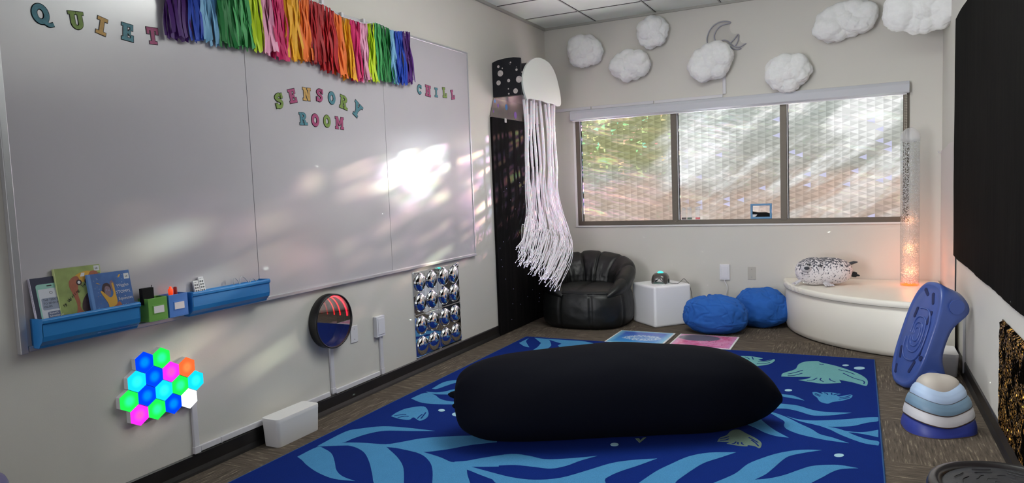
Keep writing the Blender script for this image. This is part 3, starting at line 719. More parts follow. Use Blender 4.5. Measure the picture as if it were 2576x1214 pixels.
text_mesh('68',.012,frame(fr(.165,.219,0),ux,vx,wx),mb,6+2,.0009)
for i,s in enumerate(('Wiggles','STOMPS,','Squeezes')): text_mesh(s,.018,frame(fr(.118-.006*(i==1),.182-.029*i,0),ux,vx,wx),mb,7,.0009)
for i,s in enumerate(('Calming','My Jitters','Down')): text_mesh(s,.0125,frame(fr(.13+.006*i,.094-.018*i,0),ux,vx,wx),mb,7,.0009)
mb.build('cover_print',[blue_c,blue_s,mat('ink_face','#7d6672',.6),hair,yel,skin,mat('ink_speck','#93b4d8',.6),grey_l,inkm],root)
random.seed(11)

# ------------------------------------------------------------------ hexagon lights
hexes=[(402,228,'b'),(543,195,'g'),(484,347,'b'),(620,305,'p'),(748,268,'o'),(340,387,'c'),(820,378,'c'),(424,502,'b'),(563,458,'c'),(692,415,'g'),(277,547,'g'),(768,525,'w'),(362,660,'p'),(503,612,'g'),(637,567,'b')]
hcol={'b':('#0040ff','#0088ff'),'g':('#1fee4e','#30ffa0'),'p':('#ff2ff0','#ff55c8'),'o':('#ff6a35','#ff8a4a'),'c':('#12d8ff','#30ffe8'),'w':('#f4fcff','#ffffff')}
hlab=['blue hexagon light, upper left of the honeycomb next to the topmost green one','green hexagon light, topmost in the honeycomb','blue hexagon light left of the upper pink one','pink hexagon light between the blue and orange ones near the top','orange hexagon light, the only orange one','cyan hexagon light on the left edge above the leftmost green one','cyan hexagon light, the rightmost one','blue hexagon light in the middle of the left half below the cyan one','cyan hexagon light in the centre of the honeycomb','green hexagon light directly left of the rightmost cyan one','green hexagon light, the leftmost one','white hexagon light, the only white one','pink hexagon light, lowest in the honeycomb','green hexagon light in the bottom row beside the lowest pink one','blue hexagon light in the bottom row beside the white one']
def hexmat(k):
    a,b=hcol[k]; m=bpy.data.materials.new('hex_glow_'+k); m.use_nodes=True; nt=m.node_tree; nt.nodes.clear(); g=NG(nt)
    out=g.n('ShaderNodeOutputMaterial'); tc=g.n('ShaderNodeTexCoord'); ln=g.n('ShaderNodeVectorMath',operation='LENGTH'); g.l(tc.outputs['Object'],ln.inputs[0])
    r=ln.outputs['Value']; col=g.mix(g.mr(r,.008,.034,smooth=True),b,a); ring=g.m('MULTIPLY',g.mr(r,.010,.007),g.mr(r,.004,.0065))
    st=g.m('SUBTRACT',HEX_E*(1.6 if k=='w' else 1),g.m('MULTIPLY',ring,.08)); e=g.n('ShaderNodeEmission'); g.l(col,e.inputs['Color']); g.l(st,e.inputs['Strength']); g.l(e.outputs[0],out.inputs[0])
    return m
HEX_E=1.05
hm={}
HY,HZ=.0442,.0387  # half pitch
cy0,cz0=pl(240+563/3.247,840+458/3.247,.03)
for (cx,cz,k),lab in zip(hexes,hlab):
    y,z=pl(240+cx/3.247,840+cz/3.247,.03)
    # snap to the honeycomb
    row=round((z-cz0)/.0775); z=cz0+row*.0775; y=cy0+round((y-cy0)/HY)*HY
    if k not in hm: hm[k]=hexmat(k)
    root=thing('hexagon_light',lab,'wall light',LW(y,z,0),'hexagon lights on the left wall')
    R0=.0506
    hp=lambda s: [(s*math.cos(math.radians(30+60*i)),s*math.sin(math.radians(30+60*i))) for i in range(6)]
    fr=frame(LW(y,z,0),(0,1,0),(0,0,1),(1,0,0))
    MB().prism(hp(R0),.0,.026,fr).build('housing',M['white_plastic'],root,bevel=.001)
    d=MB(); d.prism(hp(R0-.0008),.0,.004,fr); 
    o=d.build('diffuser',hm[k],root,bevel=.0012)
    # recentre for the radial glow
    o.location=Vector((.0262,0,0))
# ------------------------------------------------------------------ infinity mirror
my,mz=3.333,.575
root=thing('infinity_mirror','round black framed infinity mirror with glowing red light arcs on the left wall','mirror',LW(my,mz,0))
fr=frame(LW(my,mz,.0),(0,1,0),(0,0,1),(1,0,0))
MB().lathe([(.158,.002),(.166,.004),(.168,.01),(.168,.062),(.166,.065),(.160,.0655),(.158,.063),(.157,.05),(.157,.004)],fr=fr,n=72,close=True).build('frame',M['black'],root)
MB().lathe([(0,.006),(.158,.006)],fr=fr,n=48,smooth=False).build('back_mirror',mat('back_mirror','#9a8f90',.02,metal=1),root)
gm=bpy.data.materials.new('half_mirror'); gm.use_nodes=True; nt=gm.node_tree; nt.nodes.clear(); g=NG(nt)
out=g.n('ShaderNodeOutputMaterial'); gl=g.n('ShaderNodeBsdfGlossy'); gl.inputs['Roughness'].default_value=.0; gl.inputs['Color'].default_value=(.85,.85,.88,1); tr=g.n('ShaderNodeBsdfTransparent'); mx=g.n('ShaderNodeMixShader'); mx.inputs[0].default_value=.48
g.l(tr.outputs[0],mx.inputs[1]); g.l(gl.outputs[0],mx.inputs[2]); g.l(mx.outputs[0],out.inputs[0])
MB().lathe([(0,.058),(.158,.058)],fr=fr,n=64,smooth=False).build('front_glass',gm,root)
led=mat('led_red','#ff2038',.5,emit='#ff0a1e',es=11)
mb=MB(); mb.tube([fr(.153*math.cos(t),.153*math.sin(t),.034) for t in [math.radians(2+116*i/40) for i in range(41)]],.0035,6)
mb.build('led_ring',led,root)
# wall plates
def plate(fr,a0,a1,b0,b1,m,name,label,cat,t=.006,screws=True):
    root=thing(name,label,cat,fr((a0+a1)/2,b0,.001))
    MB().span((a0,b0,.0005),(a1,b1,t),fr=fr).build('plate',m,root,bevel=.002)
    if screws:
        mb=MB()
        for b in(b0+.022*(b1-b0)/.115,b1-.022*(b1-b0)/.115):
            f2=frame(fr((a0+a1)/2,b,0),fr(1,0,0)-fr(0,0,0),fr(0,1,0)-fr(0,0,0),fr(0,0,1)-fr(0,0,0)); mb.prism(circle(0,0,.003,10),t-.001,t+.0008,f2)
        mb.build('screw',mat('screw_grey','#77777a',.4,metal=.8),root)
    return root
plate(LW,3.545,3.617,.384,.494,M['white_plastic'],'blank_wall_plate','white blank wall plate right of the infinity mirror','wall plate')
wp=mat('white_gloss_plate','#dcdbe2',.3)
r_=plate(LW,3.79,3.882,.372,.512,wp,'outlet_box','raised white outlet box on the left wall between mirror and bubble panels','outlet',t=.03,screws=False)
MB().span((3.803,.388,.029),(3.869,.498,.034),fr=LW).build('cover',wp,r_,bevel=.002)
r_=plate(BW,-1.192,-1.1,.388,.536,wp,'outlet_box','white outlet box with a cord on the back wall behind the blue bean bags','outlet',t=.02,screws=False)
MB().span((-1.178,.403,.019),(-1.114,.521,.023),fr=BW).build('cover',wp,r_,bevel=.002)
plate(BW,-.937,-.865,.394,.513,mat('beige_plate','#b7b3aa',.5),'blank_wall_plate','beige blank wall plate on the back wall','wall plate',t=.005)
mb=MB(); pts=[(-1.15,.392,.012),(-1.145,.37,.02),(-1.128,.34,.03),(-1.12,.3,.04),(-1.13,.26,.03),(-1.14,.2,.02),(-1.16,.12,.02),(-1.16,.03,.03),(-1.15,.004,.05)]
mb.tube([BW(*p) for p in catmull(pts,5,False)],.0035,8); tag(mb.build('power_cord',M['white_plastic']),'white cord hanging from the back wall outlet behind the blue bean bags','cord')
# cable raceways
RCW=mat('raceway_white','#cfcdd2',.4)
def raceway(fr,segs,label,joints=()):
    a,b=segs[0][0],segs[0][1]
    root=thing('cable_raceway',label,'cable cover',fr(a[0],min(a[1],b[1]),0),'white cable raceways')
    for p,q,w in segs:
        t=.016
        if abs(p[0]-q[0])<1e-6: MB().span((p[0]-w/2,p[1],.0005),(p[0]+w/2,q[1],t),fr=fr).build('channel',RCW,root,bevel=.003)
        else: MB().span((p[0],p[1]-w/2,.0005),(q[0],p[1]+w/2,t),fr=fr).build('channel',RCW,root,bevel=.003)
    for (x,z,sx,sz) in joints: MB().span((x-sx/2,z-sz/2,.0005),(x+sx/2,z+sz/2,.019),fr=fr).build('joint',RCW,root,bevel=.002)
raceway(LW,[((2.325,.12),(2.325,.385),.03)],'white vertical cable raceway under the hexagon lights',[(2.325,.118,.036,.036)])
raceway(LW,[((3.345,.132),(3.345,.415),.03)],'white vertical cable raceway under the infinity mirror',[(3.345,.13,.036,.034)])
raceway(LW,[((3.853,.132),(3.853,.372),.03)],'white vertical cable raceway under the left wall outlet box',[(3.853,.125,.036,.04)])
raceway(LW,[((2.345,.118),(2.47,.118),.03),((2.473,.118),(3.31,.118),.03),((3.365,.118),(3.82,.118),.03)],'white cable raceway running along the top of the left baseboard',[(2.471,.118,.006,.033),(2.86,.118,.006,.033)])
raceway(BW,[((-2.92,2.13),(-2.45,2.13),.03),((-2.44,2.13),(-1.8,2.13),.03),((-1.79,2.13),(-1.14,2.13),.03),((-1.124,2.145),(-1.124,2.44),.03)],'thin cable raceway above the window running up behind the cotton cloud',[])
raceway(RW,[((5.37,.02),(5.37,.5),.022)],'slim vertical raceway on the right wall behind the blue balance board',[(5.37,.45,.03,.1)])
# ------------------------------------------------------------------ bubble mirror panels
i=0
for zi,(z0,z1) in enumerate(((.433,.752),(.106,.428))):
    for yi,(y0,y1) in enumerate(((4.279,4.612),(4.617,4.945))):
        root=thing('bubble_mirror',['upper left','upper right','lower left','lower right'][zi*2+yi]+' of the four square mirrors with four bulging domes','mirror panel',LW((y0+y1)/2,z0,0),'bubble mirrors on the left wall')
        mb=MB(); mb.span((y0,z0,.0005),(y1,z1,.006),fr=LW); mb.build('backing',M['chrome'],root,bevel=.001)
        for a in(0,1):
            for b in(0,1):
                cy=y0+(y1-y0)*(.26+.48*a); cz=z0+(z1-z0)*(.26+.48*b); r=.07
                fr=frame(LW(cy,cz,.0055),(0,1,0),(0,0,1),(1,0,0))
                MB().lathe([(r*1.03,0),(r,.003)]+[(r*math.cos(t),.003+.026*math.sin(t)) for t in [PI/2*k/12 for k in range(1,13)]],fr=fr,n=40).build('dome',M['chrome'],root)
        mb=MB()
        for a in(.02,.98):
            for b in(.03,.97): 
                f2=frame(LW(y0+(y1-y0)*a,z0+(z1-z0)*b,.006),(0,1,0),(0,0,1),(1,0,0)); mb.prism(circle(0,0,.004,10),0,.002,f2)
        mb.build('screw',M['alu'],root)
# ------------------------------------------------------------------ white cable organiser boxes
def orgbox(cx,cy,w,l,h,label,ang=0):
    root=thing('cable_box',label,'box',(cx,cy,0),'white cable boxes on the floor')
    def rrp(sx,sy,r=.03,n=6):
        o=[]
        for a,b,t0 in((1,1,0),(-1,1,90),(-1,-1,180),(1,-1,270)):
            for k in range(n+1):
                t=math.radians(t0+90*k/n); o.append((a*(sx-r)+r*math.cos(t),b*(sy-r)+r*math.sin(t)))
        return o
    ca,sa=math.cos(ang),math.sin(ang)
    def ring(s,z): return [Vector((cx+p[0]*ca-p[1]*sa,cy+p[0]*sa+p[1]*ca,z)) for p in rrp(w/2*s,l/2*(1-(1-s)*w/l),.022)]
    mb=MB(); rs=[ring(.88,.0),ring(.9,.003),ring(.99,h-.02)]; n=len(rs[0]); mb.add([p for r in rs for p in r],[(i*n+k,i*n+(k+1)%n,(i+1)*n+(k+1)%n,(i+1)*n+k) for i in range(2) for k in range(n)],0,True); mb.add(rs[0],[list(range(n))])
    mb.build('body',M['white_matte'],root)
    mb=MB(); rs=[ring(1,h-.02),ring(1,h-.003),ring(.985,h)]; mb.add([p for r in rs for p in r],[(i*n+k,i*n+(k+1)%n,(i+1)*n+(k+1)%n,(i+1)*n+k) for i in range(2) for k in range(n)],0,True); mb.add(rs[2],[list(range(n))[::-1]])
    mb.build('lid',M['white_matte'],root)
orgbox(-2.848,2.885,.125,.33,.155,'white cable organiser box on the floor against the left wall')
orgbox(.515,5.46,.14,.28,.15,'white cable organiser box on the floor behind the blue balance board')

# ------------------------------------------------------------------ rug
def cropA(s,ox,oy): return lambda p: (ox+p[0]/s,oy+p[1]/s)
cA=cropA(3.246,600,840); cB=cropA(3.0817,1150,820); cC=cropA(3.082,1550,820); cD=cropA(4.684,1700,970); cE=cropA(3.336,1850,850)
RZ=.012
RX0,RX1,RY0,RY1=-2.668,.1,1.97,5.627
def rug():
    root=thing('area_rug','large blue ocean rug with light blue seaweed and fish shapes','rug',((RX0+RX1)/2,(RY0+RY1)/2,0))
    mb=MB(); pts=[(RX0,RY0),(RX0,RY1),(RX1,RY1),(RX1,RY0)]
    mb.tube([(x,y,.0065) for x,y in pts],.0062,8,squash=(1.2,1)); mb.build('binding',M['rug_edge'],root)
    P=[]
    def poly(cr,pts,mi=0,k=4): P.append(([cr(p) for p in catmull(pts,k)],mi))
    poly(cA,[(640,915),(870,797),(1000,770),(1180,752),(1360,762),(1480,775),(1605,790),(1400,790),(1200,788),(1060,812),(940,850),(840,888)])
    poly(cA,[(640,918),(830,888),(1000,886),(1200,898),(1330,880),(1500,850),(1700,835),(1900,828),(2095,826),(2110,880),(1900,903),(1700,940),(1500,962),(1400,942),(1200,920),(1050,918),(880,908)])
    poly(cA,[(880,905),(960,925),(1030,970),(1070,1050),(1090,1130),(1130,1240),(1350,1240),(1348,1100),(1310,1020),(1240,950),(1180,912),(1000,895)])
    poly(cA,[(480,1000),(640,922),(700,935),(760,975),(785,1040),(800,1110),(850,1160),(950,1198),(780,1180),(650,1130),(560,1070),(520,1030)])
    poly(cA,[(1190,912),(1320,915),(1500,960),(1640,1002),(1740,1045),(1850,1078),(1870,1150),(1900,1240),(1580,1240),(1585,1120),(1560,1040),(1480,975),(1320,935)])
    poly(cA,[(1700,1030),(1760,1045),(1900,1030),(2000,1010),(2115,992),(2125,1080),(1990,1082),(1900,1082),(1800,1090)])
    poly(cA,[(1780,1080),(1850,1075),(1950,1100),(2130,1165),(2130,1205),(1980,1150),(1880,1110)])
    poly(cB,[(-20,1050),(80,1042),(200,1020),(420,990),(560,1005),(680,1030),(860,1025),(1085,1005),(960,1040),(850,1080),(730,1103),(600,1090),(450,1075),(300,1080),(150,1087),(0,1090)])
    poly(cB,[(0,1075),(80,1082),(240,1125),(420,1170),(600,1190),(800,1175),(1000,1120),(1200,1060),(1380,1035),(1550,1025),(1400,1080),(1250,1130),(1150,1180),(1080,1240),(400,1240),(250,1170),(100,1115)])
    poly(cB,[(-40,1080),(0,1090),(60,1130),(110,1240),(-60,1240)])
    poly(cC,[(140,1240),(300,1130),(420,1070),(560,1010),(720,980),(930,977),(800,1020),(680,1060),(580,1120),(480,1190),(410,1240)])
    poly(cD,[(380,1170),(600,1080),(720,1020),(850,920),(1020,850),(1200,795),(1400,760),(1560,752),(1720,757),(1500,790),(1330,830),(1240,890),(1160,960),(1060,1040),(930,1105),(1100,1090),(1280,1050),(1450,990),(1600,945),(1800,930),(1950,935),(2150,970),(1950,980),(1830,1020),(1700,1090),(1450,1190),(900,1230)])
    poly(cD,[(1050,240),(1170,210),(1300,215),(1450,235),(1600,280),(1750,305),(2070,317),(1900,340),(1750,350),(1600,345),(1450,300),(1300,270),(1090,265)])
    poly(cD,[(1200,95),(1350,108),(1440,135),(1515,172),(1400,150),(1280,130)])
    poly(cD,[(1300,355),(1440,393),(1600,408),(1800,405),(2050,390),(2250,372),(2383,369),(2383,415),(2250,435),(2100,470),(1950,480),(1750,478),(1600,448),(1450,412)])
    poly(cD,[(1680,465),(1800,482),(1950,515),(2100,578),(2250,630),(2388,655),(2388,702),(2230,678),(2080,630),(1930,570),(1820,515)])
    poly(cD,[(1780,480),(2000,530),(2200,546),(2386,518),(2386,605),(2250,575),(2100,552),(1950,540)])
    poly(cD,[(1020,285),(1180,322),(1330,380),(1450,440),(1600,510),(1700,570),(1850,610),(2040,675),(1850,650),(1700,625),(1500,580),(1400,550),(1310,510),(1275,470),(1280,420),(1200,370),(1120,325)])
    poly(cD,[(800,440),(900,370),(970,335),(1000,390),(1080,460),(1180,530),(1330,610),(1180,590),(1050,550),(930,490)])
    # fish and bubbles
    poly(cD,[(490,655),(520,612),(600,580),(650,530),(740,515),(830,560),(930,610),(1000,660),(1010,700),(985,735),(930,710),(850,698),(840,712),(740,705),(600,680),(640,660),(540,655)],2)
    poly(cD,[(1610,75),(1660,75),(1735,98),(1715,75),(1850,80),(1945,97),(1890,108),(1930,125),(2050,103),(2085,115),(2060,145),(1960,175),(1850,190),(1790,210),(1700,185),(1665,140),(1620,105)],0)
    poly(cE,[(385,322),(400,295),(500,262),(530,220),(590,197),(690,193),(720,205),(850,235),(1000,285),(1080,325),(1110,360),(1105,395),(1080,398),(980,370),(870,350),(888,375),(740,382),(640,370),(528,352),(600,342),(640,325),(500,325)],1)
    poly(cE,[(45,150),(150,155),(230,170),(190,182),(240,193),(320,177),(328,192),(280,220),(180,235),(140,235),(100,200)],1)
    poly(cA,[(1245,670),(1300,635),(1380,605),(1510,590),(1550,635),(1540,680),(1480,707),(1430,680),(1390,700),(1310,690)],0)
    poly(cA,[(1410,525),(1520,480),(1600,495),(1650,530),(1740,550),(1870,555),(1870,570),(1650,572),(1500,560)])
    poly(cA,[(1530,470),(1640,475),(1760,450),(1890,415),(1890,490),(1700,492),(1580,487)])
    poly(cA,[(1580,445),(1700,385),(1915,366),(1780,395),(1700,420),(1620,447)])
    poly(cB,[(480,130),(556,92),(535,115),(545,140),(560,163),(520,155)],0)
    poly(cB,[(600,90),(700,102),(725,130),(720,160),(640,200),(560,200),(620,165),(650,130)],0)
    poly(cB,[(690,98),(850,108),(1000,120),(1115,150),(980,190),(830,180),(780,150),(810,135)],0)
    for cr,x,y,a,b in((cD,1327,52,44,13),(cD,1923,818,58,20),(cE,925,228,28,7),(cE,1040,252,46,12),(cA,1658,622,28,10),(cA,1788,655,45,16),(cA,1905,735,30,28),(cB,1220,917,32,12),(cA,2050,770,20,10)):
        P.append(([cr(p) for p in circle(x,y,a,24,b)],3))
    P.append(([cB(p) for p in [(1380,870),(1410,868),(1420,885),(1440,865),(1468,862),(1415,905)]],2))
    mb=MB(); mb.span((RX0,RY0,.0005),(RX1,RY1,RZ),mi=4)
    def clip(w):
        return [(min(max(x,RX0+.012),RX1-.004),min(y,RY1-.012)) for x,y in w]
    for i,(poly_,mi) in enumerate(P):
        w=[fl(x,y,RZ) for x,y in poly_]; w=clip([(q.x,q.y) for q in w])
        o=[]
        for q in w:
            if not o or (abs(q[0]-o[-1][0])+abs(q[1]-o[-1][1]))>2e-4: o.append(q)
        mb.prism(o,RZ-.002,RZ+.0006+.00002*i,FLR,mi)
    # dark slits in the fish
    sl=[(cE,[(440,302),(500,290),(565,270)]),(cE,[(440,316),(500,312),(560,295)]),(cE,[(865,265),(940,283),(1000,305)]),(cE,[(905,295),(990,335),(1075,362),(1078,385)]),
      (cE,[(600,356),(650,352),(685,335)]),(cE,[(720,336),(712,352),(740,366)]),(cE,[(790,340),(800,355),(840,368)]),(cE,[(705,218),(722,222),(740,220)]),
      (cD,[(520,625),(580,615),(625,600)]),(cD,[(520,645),(590,640),(625,625)]),(cD,[(860,610),(920,640),(970,670)]),(cD,[(890,640),(940,675),(975,712)]),(cD,[(660,685),(690,680),(710,660)]),(cD,[(740,690),(730,680),(735,665)]),(cD,[(800,695),(780,685),(775,668)]),
      (cD,[(1640,88),(1680,105),(1710,112)]),(cD,[(1640,103),(1680,118),(1700,125)]),(cD,[(1930,140),(1990,135),(2060,115)]),(cD,[(1920,160),(1990,150),(2050,138)]),(cD,[(1750,82),(1780,92),(1790,105)]),(cD,[(1840,85),(1835,95),(1840,105)]),(cD,[(1910,95),(1880,102),(1860,108)]),
      (cE,[(80,158),(100,165),(120,178)]),(cE,[(140,158),(145,168),(150,180)]),(cE,[(190,200),(250,198),(310,182)]),(cE,[(180,216),(240,215),(290,205)]),
      (cA,[(1270,668),(1320,660),(1370,658)]),(cA,[(1300,682),(1350,672),(1390,672)]),(cA,[(1460,690),(1480,670),(1500,655)]),(cA,[(1490,690),(1510,665),(1530,640)])]
    for cr,pts in sl:
        w=[(lambda q:(q.x,q.y))(fl(*cr(p),RZ)) for p in pts]
        for q in ribbon(w,.007): mb.prism(q,RZ-.001,RZ+.0022,FLR,4)
    mb.build('pile',[M['rug_leaf'],M['rug_fish'],M['rug_sand'],mat('rug_bubble','#9cc4d4',1),M['rug']],root)
rug()

# ------------------------------------------------------------------ big dark bean bag on the rug
navyk=mat('bag_navy_spandex',(.0014,.0018,.005,1),.8,spec=.1)
def longbag():
    mb=MB()
    A=Vector((-1.95,3.17,0)); B=Vector((-.372,4.0,0)); d=(B-A); Ln=d.length; d.normalize(); nrm=Vector((-d.y,d.x,0))
    # stations: t along, half width, height
    st=[(0,.015,.20,.22),(.012,.095,.09,.335),(.045,.17,.04,.395),(.11,.24,.008,.435),(.22,.272,.0,.46),(.36,.282,.0,.478),(.5,.278,.0,.492),(.62,.27,.0,.475),(.74,.255,.0,.455),(.83,.215,.01,.425),(.91,.145,.04,.355),(.965,.075,.085,.26),(1,.012,.13,.165)]
    def samp(t):
        for (a,b) in zip(st,st[1:]):
            if a[0]<=t<=b[0]:
                k=(t-a[0])/(b[0]-a[0]); return [a[i]+(b[i]-a[i])*k for i in range(1,4)]
        return st[-1][1:]
    # smooth samples
    S=catmull(st,6,False)
    N=72
    def ringpt(q,j):
        t,w,z0,z1=q; a=2*PI*j/N; c=A+d*(Ln*t)
        ca,sa=math.cos(a),math.sin(a); e=.92
        x=w*math.copysign(abs(ca)**e,ca); z=(z0+z1)/2+(z1-z0)/2*math.copysign(abs(sa)**e,sa)
        if z<z0: z=z0
        wr=.006*fbm(Vector((t*6,ca*2,sa*2)))+.004*math.sin(t*60+ca*3)*max(0,1-abs(t-.97)*14)+.004*math.sin(a*9)*max(0,1-t*12)
        return c+nrm*(x*(1+wr*4))+Vector((0,0,max(z+wr,RZ+.003)))
    vs=[ringpt(q,j) for q in S for j in range(N)]; m=len(S)
    fs=[(i*N+j,i*N+(j+1)%N,(i+1)*N+(j+1)%N,(i+1)*N+j) for i in range(m-1) for j in range(N)]
    fs+= [tuple(range(N))[::-1],tuple((m-1)*N+j for j in range(N))]
    root=thing('bean_bag_bolster','very large elongated dark navy bean bag lying across the blue rug','bean bag',((A+B)/2))
    mb.add(vs,fs,0,True); mb.build('cover',navyk,root,sub=1)
    mb=MB(); p=A+Vector((0,0,.25)); mb.tube([p+d*.03,p-d*.018+nrm*.01,p-d*.03+nrm*.02],[.03,.014,.004],10); mb.build('tied_corner',navyk,root)
    p=A+Vector((0,0,.2))-nrm*.03; mb=MB(); mb.tube([p+d*.05,p+d*.005,p-d*.008],[.03,.015,.006],10); mb.build('tied_corner',navyk,root)
longbag()

# ------------------------------------------------------------------ floor tiles
def sensory_tile(x0,x1,y0,y1,label,kind,rot=0):
    m,nt,b=nmat('liquid_tile_'+kind); g=NG(nt); tc=g.n('ShaderNodeTexCoord'); P_=tc.outputs['Object']
    n=g.noise(P_,9,6,.7); n2=g.noise(P_,34,3,.7); sp=g.n('ShaderNodeSeparateXYZ'); g.l(P_,sp.inputs[0])
    r=g.m('SQRT',g.m('ADD',g.m('POWER',g.m('MULTIPLY',g.m('ADD',sp.outputs[0],-.03),1),2),g.m('POWER',g.m('MULTIPLY',g.m('ADD',sp.outputs[1],.02),1.6),2)))
    edge=g.m('MAXIMUM',g.m('ABSOLUTE',sp.outputs[0]),g.m('ABSOLUTE',sp.outputs[1]))
    if kind=='blue':
        c=g.mix(g.mr(g.m('ADD',sp.outputs[1],g.m('MULTIPLY',n,.25)),-.05,.35),'#4aa0ea','#5060c8'); c=g.mix(g.mr(g.m('ADD',edge,g.m('MULTIPLY',n,.05)),.2,.26),c,'#8fd4f4')
        vz=g.n('ShaderNodeTexVoronoi',feature='DISTANCE_TO_EDGE'); vz.inputs['Scale'].default_value=34; g.l(P_,vz.inputs['Vector'])
        lace=g.m('MULTIPLY',g.mr(g.m('ADD',r,g.m('MULTIPLY',n,.12)),.235,.215),g.mr(vz.outputs['Distance'],.25,.1)); lace=g.m('MULTIPLY',lace,g.mr(r,.04,.1,.35,1)); c=g.mix(g.m('MULTIPLY',lace,.85),c,'#cfe6fa')
    else:
        c=g.mix(g.mr(n,.4,.6),'#e8709c','#f0a0c4'); c=g.mix(g.mr(edge,.19,.245),c,'#e9a8d8')
        up=g.m('ADD',sp.outputs[1],g.m('ADD',g.m('MULTIPLY',sp.outputs[0],.55),g.m('MULTIPLY',g.m('SUBTRACT',n,.5),.2)))
        rr_=g.mr(g.m('SQRT',g.m('ADD',g.m('POWER',g.m('ADD',sp.outputs[0],.06),2),g.m('POWER',g.m('MULTIPLY',g.m('ADD',sp.outputs[1],-.1),1.5),2))),.18,.165)
        c=g.mix(rr_,c,'#77707a'); c=g.mix(g.m('MULTIPLY',g.mr(n2,.58,.64),g.mr(sp.outputs[0],-.05,.1)),c,'#9a3f58'); c=g.mix(g.m('MULTIPLY',g.mr(n2,.4,.36),g.mr(r,.12,.08)),c,'#f6dce8')
    g.l(c,b.inputs['Base Color']); b.inputs['Roughness'].default_value=.18
    root=thing('sensory_floor_tile',label,'floor tile',((x0+x1)/2,(y0+y1)/2,0),'liquid floor tiles')
    MB().span((x0,y0,.0008),(x1,y1,.009)).build('border',M['white_matte'],root,bevel=.002)
    MB().span((x0+.014,y0+.014,.007),(x1-.014,y1-.014,.0105)).build('liquid_sheet',m,root,bevel=.001)
sensory_tile(-1.943,-1.445,5.633,6.13,'blue liquid sensory floor tile at the far edge of the rug','blue')
sensory_tile(-1.402,-.903,5.658,6.127,'pink liquid sensory floor tile right of the blue one','pink')

# ------------------------------------------------------------------ cube stool and projector
cubm=mat('cube_white','#f3f3f6',.45)
def cube():
    a=Vector((-1.962,6.635)); b=Vector((-1.683,6.335)); c2=Vector((-1.412,6.641))
    cx,cy=-1.69,6.615; ang=math.radians(45+2); s=.4
    ca,sa=math.cos(ang),math.sin(ang); fr=frame((cx,cy,0),(ca,sa,0),(-sa,ca,0),(0,0,1))
    mb=MB(); mb.span((-s/2,-s/2,.0),(s/2,s/2,.385),fr=fr)
    o=mb.build('cube_stool',cubm,bevel=.022,seg=4,origin=(cx,cy,0)); tag(o,'white plastic cube stool between the black bean bag chair and blue bean bags','stool')
cube()
def projector(cx,cy,z):
    root=thing('star_projector','small grey arched star projector with a teal glowing lens on the white cube','projector',(cx,cy,z))
    gm_=mat('gunmetal_plastic','#55524f',.3,metal=.4,coat=.5)
    mb=MB()
    def shell(u,v):
        t=2*PI*u; R_o=.088
        # four-legged arch: openings between the legs
        leg=(.5+.5*math.cos(4*(t-PI/4)))
        low=.052*(1-leg**1.0)*(1 if v>.0 else 1)
        h0=.0+ .045*(1-leg)**.8
        a=v*PI/2*.78
        r=.022+(R_o*(.86+.2*leg)-.022)*math.sin(PI/2*(1-v)**.75) if v<1 else .022
        zz=h0+( .098-h0)*math.sin(PI/2*v)
        return Vector((cx+r*math.cos(t),cy+r*math.sin(t),z+zz))
    mb.surf(shell,64,14,cu=True)
    o=mb.build('body',gm_,root); sf=o.modifiers.new('s','SOLIDIFY'); sf.thickness=.006; sf.offset=-1
    lens=mat('teal_lens','#40e0d0',.1,emit='#28d8c4',es=1.1,noise_amt=.3,scale=90)
    MB().lathe([(.03,.092)]+[(.03*math.cos(t),.094+.02*math.sin(t)) for t in [PI/2*k/8 for k in range(9)]],(cx,cy,z),24).build('lens',lens,root)
    mb=MB()
    for i in range(5): mb.box((cx-.03+.011*i,cy-.079+.002*abs(i-2),z+.044),(.006,.004,.006))
    mb.build('buttons',M['white_plastic'],root)
projector(-1.69,6.6,.386)
mb=MB(); pts=[(-1.62,6.6,.392),(-1.58,6.58,.389),(-1.54,6.57,.389),(-1.52,6.56,.39),(-1.5,6.58,.402),(-1.485,6.61,.42),(-1.475,6.64,.425),(-1.46,6.67,.4),(-1.44,6.72,.35),(-1.43,6.78,.2),(-1.43,6.84,.05),(-1.43,6.88,.006)]
mb.tube(catmull(pts,5,False),.0022,8); tag(mb.build('projector_cord',M['black']),'thin black cord trailing from the projector over the cube edge','cord')

